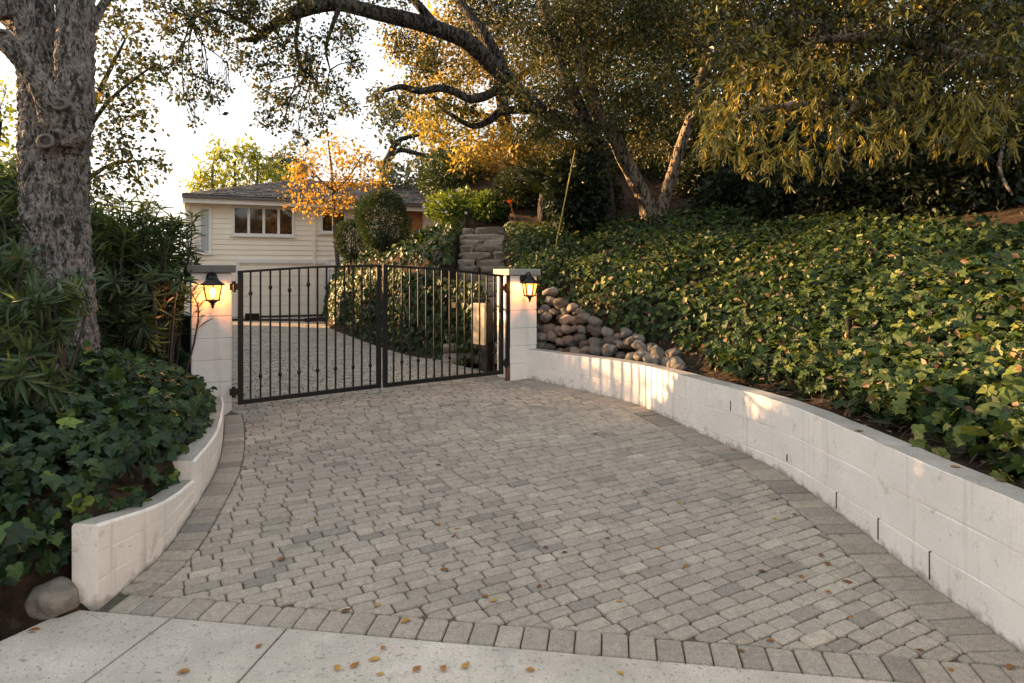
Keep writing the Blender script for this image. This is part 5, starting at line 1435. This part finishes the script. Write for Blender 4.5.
hs_ = [(590, 12.2), (705, 12.0), (738, 10.2), (790, 9.2), (845, 8.6), (900, 8.1), (955, 7.6), (1010, 7.2)]
for i, (px, D) in enumerate(hs_):
    x_ = (px-512)/F*D; z_ = float(T(np.array([x_]), np.array([D]))[0])
    shrub('shade_shrub', ('first', 'second', 'third', 'fourth', 'fifth', 'sixth', 'seventh', 'eighth')[i]+' low dark shrub from the forked oak along the top edge of the ivy', (x_, D, z_+.3), (.55, .45, .42), 3000, .10, .045, LM_DARK, DIA, False, (.4, .25))
shrub('leafy_shrub', 'low light green shrub at the head of the stone stairs', P(492, 208, 13.1), (pr(24, 13.1), .5, pr(17, 13.1)), 3600, .08, .035, LM_LIME, DIA, False, (.25, .2))
# low growth along the upper ivy edge
for i, (px, py, D, lab) in enumerate(((735, 222, 10.4, 'low brown leaved bush where the ivy meets the shade'), (830, 222, 9.4, 'low straggly bush at the top of the sunlit ivy'))):
    shrub('low_bush', lab, P(px, py, D), (pr(45, D), .5, pr(16, D)), 2400, .09, .04, LM_DARK, DIA, False, (.75, .25))

def cycad():
    c = P(545, 208, 12.0); bz = float(T(np.array([c[0]]), np.array([c[1]]))[0])
    e = empty('palm_shrub', (c[0], c[1], bz), 'dark spiky palm like plant with arching fronds beside the yellow pole', 'palm'); o = np.array(e.location)
    mb = MB(); tube(mb, [(0, 0, -.05), (0, 0, .25), (0, 0, .45)], [.13, .12, .1], 10, 3, .1); mb.build('trunk', M_BARK2, e, smooth=True)
    lf = MB()
    for i in range(38):
        a = rng.uniform(0, 2*np.pi); el = rng.uniform(.15, 1.2); ln = rng.uniform(.75, 1.15)
        h = np.array([math.cos(a), math.sin(a), 0])
        p0 = np.array([0, 0, .42]); p1 = p0+h*ln*.5*math.cos(el)+np.array([0, 0, ln*.5*math.sin(el)]); p2 = p1+h*ln*.5*math.cos(el-.7)+np.array([0, 0, ln*.5*math.sin(el-.7)])
        q, _ = catmull(np.array([p0, p1, p2]), np.ones(3), 14)
        tube(lf, [p0, p1, p2], [.008, .006, .003], 4, 6, cap=False)
        tn = np.gradient(q, axis=0); sd = np.cross(tn, [0, 0, 1.]); sd /= np.linalg.norm(sd, axis=1)[:, None]+1e-9
        for s in (-1, 1):
            k = len(q)-4
            inst(lf, *QUADL, q[4:], frames(sd[4:]*s+tn[4:]*4+np.array([0, 0, -.1]), np.tile([0, 0, 1.], (k, 1))+unit(k)*.1), np.full(k, .22)*np.linspace(1, .5, k), np.full(k, .018), np.full(k, .4+.2*rng.random()))
    lf.build('fronds', LM_DARK, e)
    c = P(510, 203, 11.4)-o
    mb = MB()
    for k in range(5):
        a = 1.57+(k-2)*.5; mb.add([c, c+np.array([math.cos(a-.2)*.04, .01, math.sin(a-.2)*.04]), c+np.array([math.cos(a)*.09, 0, math.sin(a)*.09]), c+np.array([math.cos(a+.2)*.04, -.01, math.sin(a+.2)*.04])], [np.array([[0, 1, 2, 3]])])
    tube(mb, [c, c+np.array([.1, .1, -.3]), c+np.array([.25, .2, -.62])], .006, 5, 3)
    mb.build('orange_flower', M_ORANGEF, e)
cycad()

# ------------------------------------------------------------------ small things
def pole():
    a = P(553, 221, 9.7); b = P(575, 150, 9.5)
    a[2] = float(T(a[0:1], a[1:2])[0])-.05
    mb = MB(); tube(mb, [a-a, b-a], .008, 10, 1)
    o = mb.build('leaning_pole', M_YEL, smooth=False, loc=tuple(a)); tag(o, 'thin yellow pole leaning up from the ivy beside the dark palm', 'pole')
    # guy wire inside it runs on upward
pole()
def path_light():
    c = P(849, 352, 5.3); z = float(T(c[0:1], c[1:2])[0])
    top = P(849, 319, 5.3)[2]
    e = empty('path_light', (c[0], c[1], z), 'small black path light standing in the sunlit ivy', 'light')
    mb = MB(); tube(mb, [(0, 0, -.1), (0, 0, top-z-.06)], .012, 10, 1); mb.build('stake', M_STEEL, e)
    mb = MB(); lathe(mb, [(0, top-z-.08), (.02, top-z-.08), (.024, top-z-.01), (.03, top-z-.005), (.03, top-z), (0, top-z+.012)], 14); mb.build('lamp_head', M_STEEL, e)
    c = P(674, 318, 7.9); z = float(T(c[0:1], c[1:2])[0])
    mb = MB(); d = P(663, 292, 7.8)-P(678, 322, 7.9)
    tube(mb, [(0, 0, -.1), (d[0]*.5, d[1]*.5, .22), (d[0], d[1], .46)], .010, 8, 3)
    o = mb.build('garden_stake', M_STEEL, loc=(c[0]+.04, c[1], z)); tag(o, 'thin dark stake leaning in the ivy above the river rocks', 'stake')
path_light()

def balcony():
    c = P(757, 128, 13.5)
    e = empty('balcony', (c[0], c[1], c[2]-.12), 'white balcony with a lattice railing glimpsed through the leaves up the hill', 'balcony')
    bz = float(T(c[0:1], c[1:2])[0])-c[2]
    mb = MB(); box(mb, -.5, .9, 0, 1.2, -.02, .08); mb.build('deck', M_TRIM, e)
    mb = MB()
    for x in np.linspace(-.48, .88, 12): box(mb, x-.014, x+.014, .0, .03, .083, .60)
    for z in (.2, .33, .46): box(mb, -.5, .9, -.006, -.001, z-.012, z+.012)
    box(mb, -.5, .9, -.01, .04, .602, .65); mb.build('railing', M_TRIM, e)
    for x in (-.4, .8):
        mb = MB(); box(mb, x-.05, x+.05, .5, .6, bz-.2, -.022); mb.build('post', M_TRIM, e)
balcony()

def fallen():
    pav = [(679, 503), (715, 523), (686, 566), (657, 548), (775, 519), (795, 515), (777, 499), (841, 535), (822, 556), (828, 564), (801, 577), (763, 572), (847, 582), (828, 593), (851, 618), (770, 641), (741, 651), (920, 651), (951, 670), (1011, 668), (733, 450), (739, 468), (282, 560), (457, 529), (453, 537), (445, 570), (438, 525), (438, 465), (514, 518), (539, 587), (565, 553), (580, 530), (608, 539), (346, 611), (378, 606), (406, 622), (486, 597), (494, 601), (619, 602), (546, 548), (579, 411), (595, 434), (500, 395), (628, 449), (645, 493), (130, 578), (310, 520), (560, 470)]
    con = [(383, 650), (374, 661), (337, 670), (355, 667), (380, 676), (417, 671), (443, 671), (466, 668), (621, 675), (259, 648), (183, 674), (530, 672)]
    def leaf(x, y, z, label, group, s):
        k = 11; yy = np.linspace(0, 1, k); w = np.sin(np.pi*yy**.8)*.28; cur = rng.uniform(-.5, .5); crl = rng.uniform(.1, .6)
        V = []
        for i in range(k):
            zc = cur*(yy[i]-.5)**2
            V += [[-w[i], yy[i]-.5, zc+w[i]*crl], [0, yy[i]-.5, zc], [w[i], yy[i]-.5, zc+w[i]*crl]]
        V = np.array(V)*s; V[:, 2] -= V[:, 2].min()
        idx = np.arange(3*k).reshape(k, 3)
        q = np.concatenate([np.stack([idx[:-1, j], idx[:-1, j+1], idx[1:, j+1], idx[1:, j]], -1) for j in (0, 1)])
        mb = MB(); mb.add(V, [q], float(rng.random()))
        o = mb.build('fallen_leaf', LM_FALL, smooth=True, loc=(x, y, z), rot=(.048, 0, rng.uniform(0, 6.28))); tag(o, label, 'leaf', group)
    for px, py in pav:
        p = G(px, py); leaf(p[0], p[1], p[2]+.002, 'dry orange brown leaf fallen on the grey driveway pavers', 'fallen leaves on the driveway', rng.uniform(.028, .048)*(1.15 if rng.random() > .7 else 1))
    for px, py in con:
        p = G(px, py); leaf(p[0], p[1], p[2]+.008, 'dry orange brown leaf fallen on the concrete sidewalk', 'fallen leaves on the sidewalk', rng.uniform(.03, .05))
    for px, py in ((858, 433), (955, 469), (1000, 483)):
        D = (CAMZ-.70)*F/(py-HZ); p = P(px, py, D); leaf(p[0]+.02, p[1]+.03, .703, 'dry brown leaf lying on top of the long white wall', 'fallen leaves on the wall', .05)
    p = G(33, 632); leaf(p[0], p[1], p[2]+.0, 'yellow orange leaf on the soil below the grey rock', 'fallen leaves on the soil', .06)
fallen()

# ------------------------------------------------------------------ light, sky, camera
SUN_AZ = np.array([-.93, .36]); SUN_AZ /= np.linalg.norm(SUN_AZ); EL = R(13)
ts = Vector((SUN_AZ[0]*math.cos(EL), SUN_AZ[1]*math.cos(EL), math.sin(EL)))
sd = bpy.data.lights.new('sun', 'SUN'); sd.energy = 3.1; sd.angle = R(.6); sd.color = (1, .60, .28)
so = bpy.data.objects.new('sun', sd); COL.objects.link(so); so.rotation_euler = ts.to_track_quat('Z', 'Y').to_euler(); so.location = (-20, 10, 12)
w = bpy.data.worlds.new('World'); SC.world = w; w.use_nodes = True; nt = w.node_tree
sky = nt.nodes.new('ShaderNodeTexSky'); sky.sky_type = 'NISHITA'; sky.sun_disc = False
sky.sun_elevation = EL; sky.sun_rotation = math.atan2(SUN_AZ[0], SUN_AZ[1]) % (2*math.pi)
sky.altitude = 100; sky.air_density = 1.0; sky.dust_density = 2.0; sky.ozone_density = 1.0
bg = nt.nodes['Background']; bg.inputs['Strength'].default_value = .15
hs = nt.nodes.new('ShaderNodeHueSaturation'); hs.inputs['Saturation'].default_value = 1.3
gm = nt.nodes.new('ShaderNodeGamma'); gm.inputs['Gamma'].default_value = .2
nt.links.new(sky.outputs[0], gm.inputs['Color']); nt.links.new(gm.outputs[0], hs.inputs['Color']); tn = nt.nodes.new('ShaderNodeMix'); tn.data_type = 'RGBA'; tn.blend_type = 'MULTIPLY'; tn.inputs[0].default_value = 1; tn.inputs[7].default_value = (1.0, .982, .955, 1)
nt.links.new(hs.outputs[0], tn.inputs[6]); nt.links.new(tn.outputs[2], bg.inputs['Color'])

cam = bpy.data.cameras.new('camera'); co = bpy.data.objects.new('camera', cam); COL.objects.link(co)
co.location = (0, 0, CAMZ); co.rotation_euler = (R(90), 0, 0)
cam.sensor_width = 36; cam.lens = F/1024*36; cam.shift_y = -(341.5-HZ)/1024; cam.clip_start = .05; cam.clip_end = 2000
SC.camera = co
SC.view_settings.view_transform = 'Standard'; SC.view_settings.look = 'None'; SC.view_settings.exposure = 2.88; SC.view_settings.gamma = 1
SC.render.engine = 'CYCLES'
cy = SC.cycles; cy.use_denoising = True; cy.denoiser = 'OPENIMAGEDENOISE'; cy.max_bounces = 8; cy.diffuse_bounces = 4; cy.glossy_bounces = 3; cy.transmission_bounces = 4; cy.transparent_max_bounces = 8
cy.sample_clamp_indirect = 6; cy.use_adaptive_sampling = True; cy.adaptive_threshold = .015
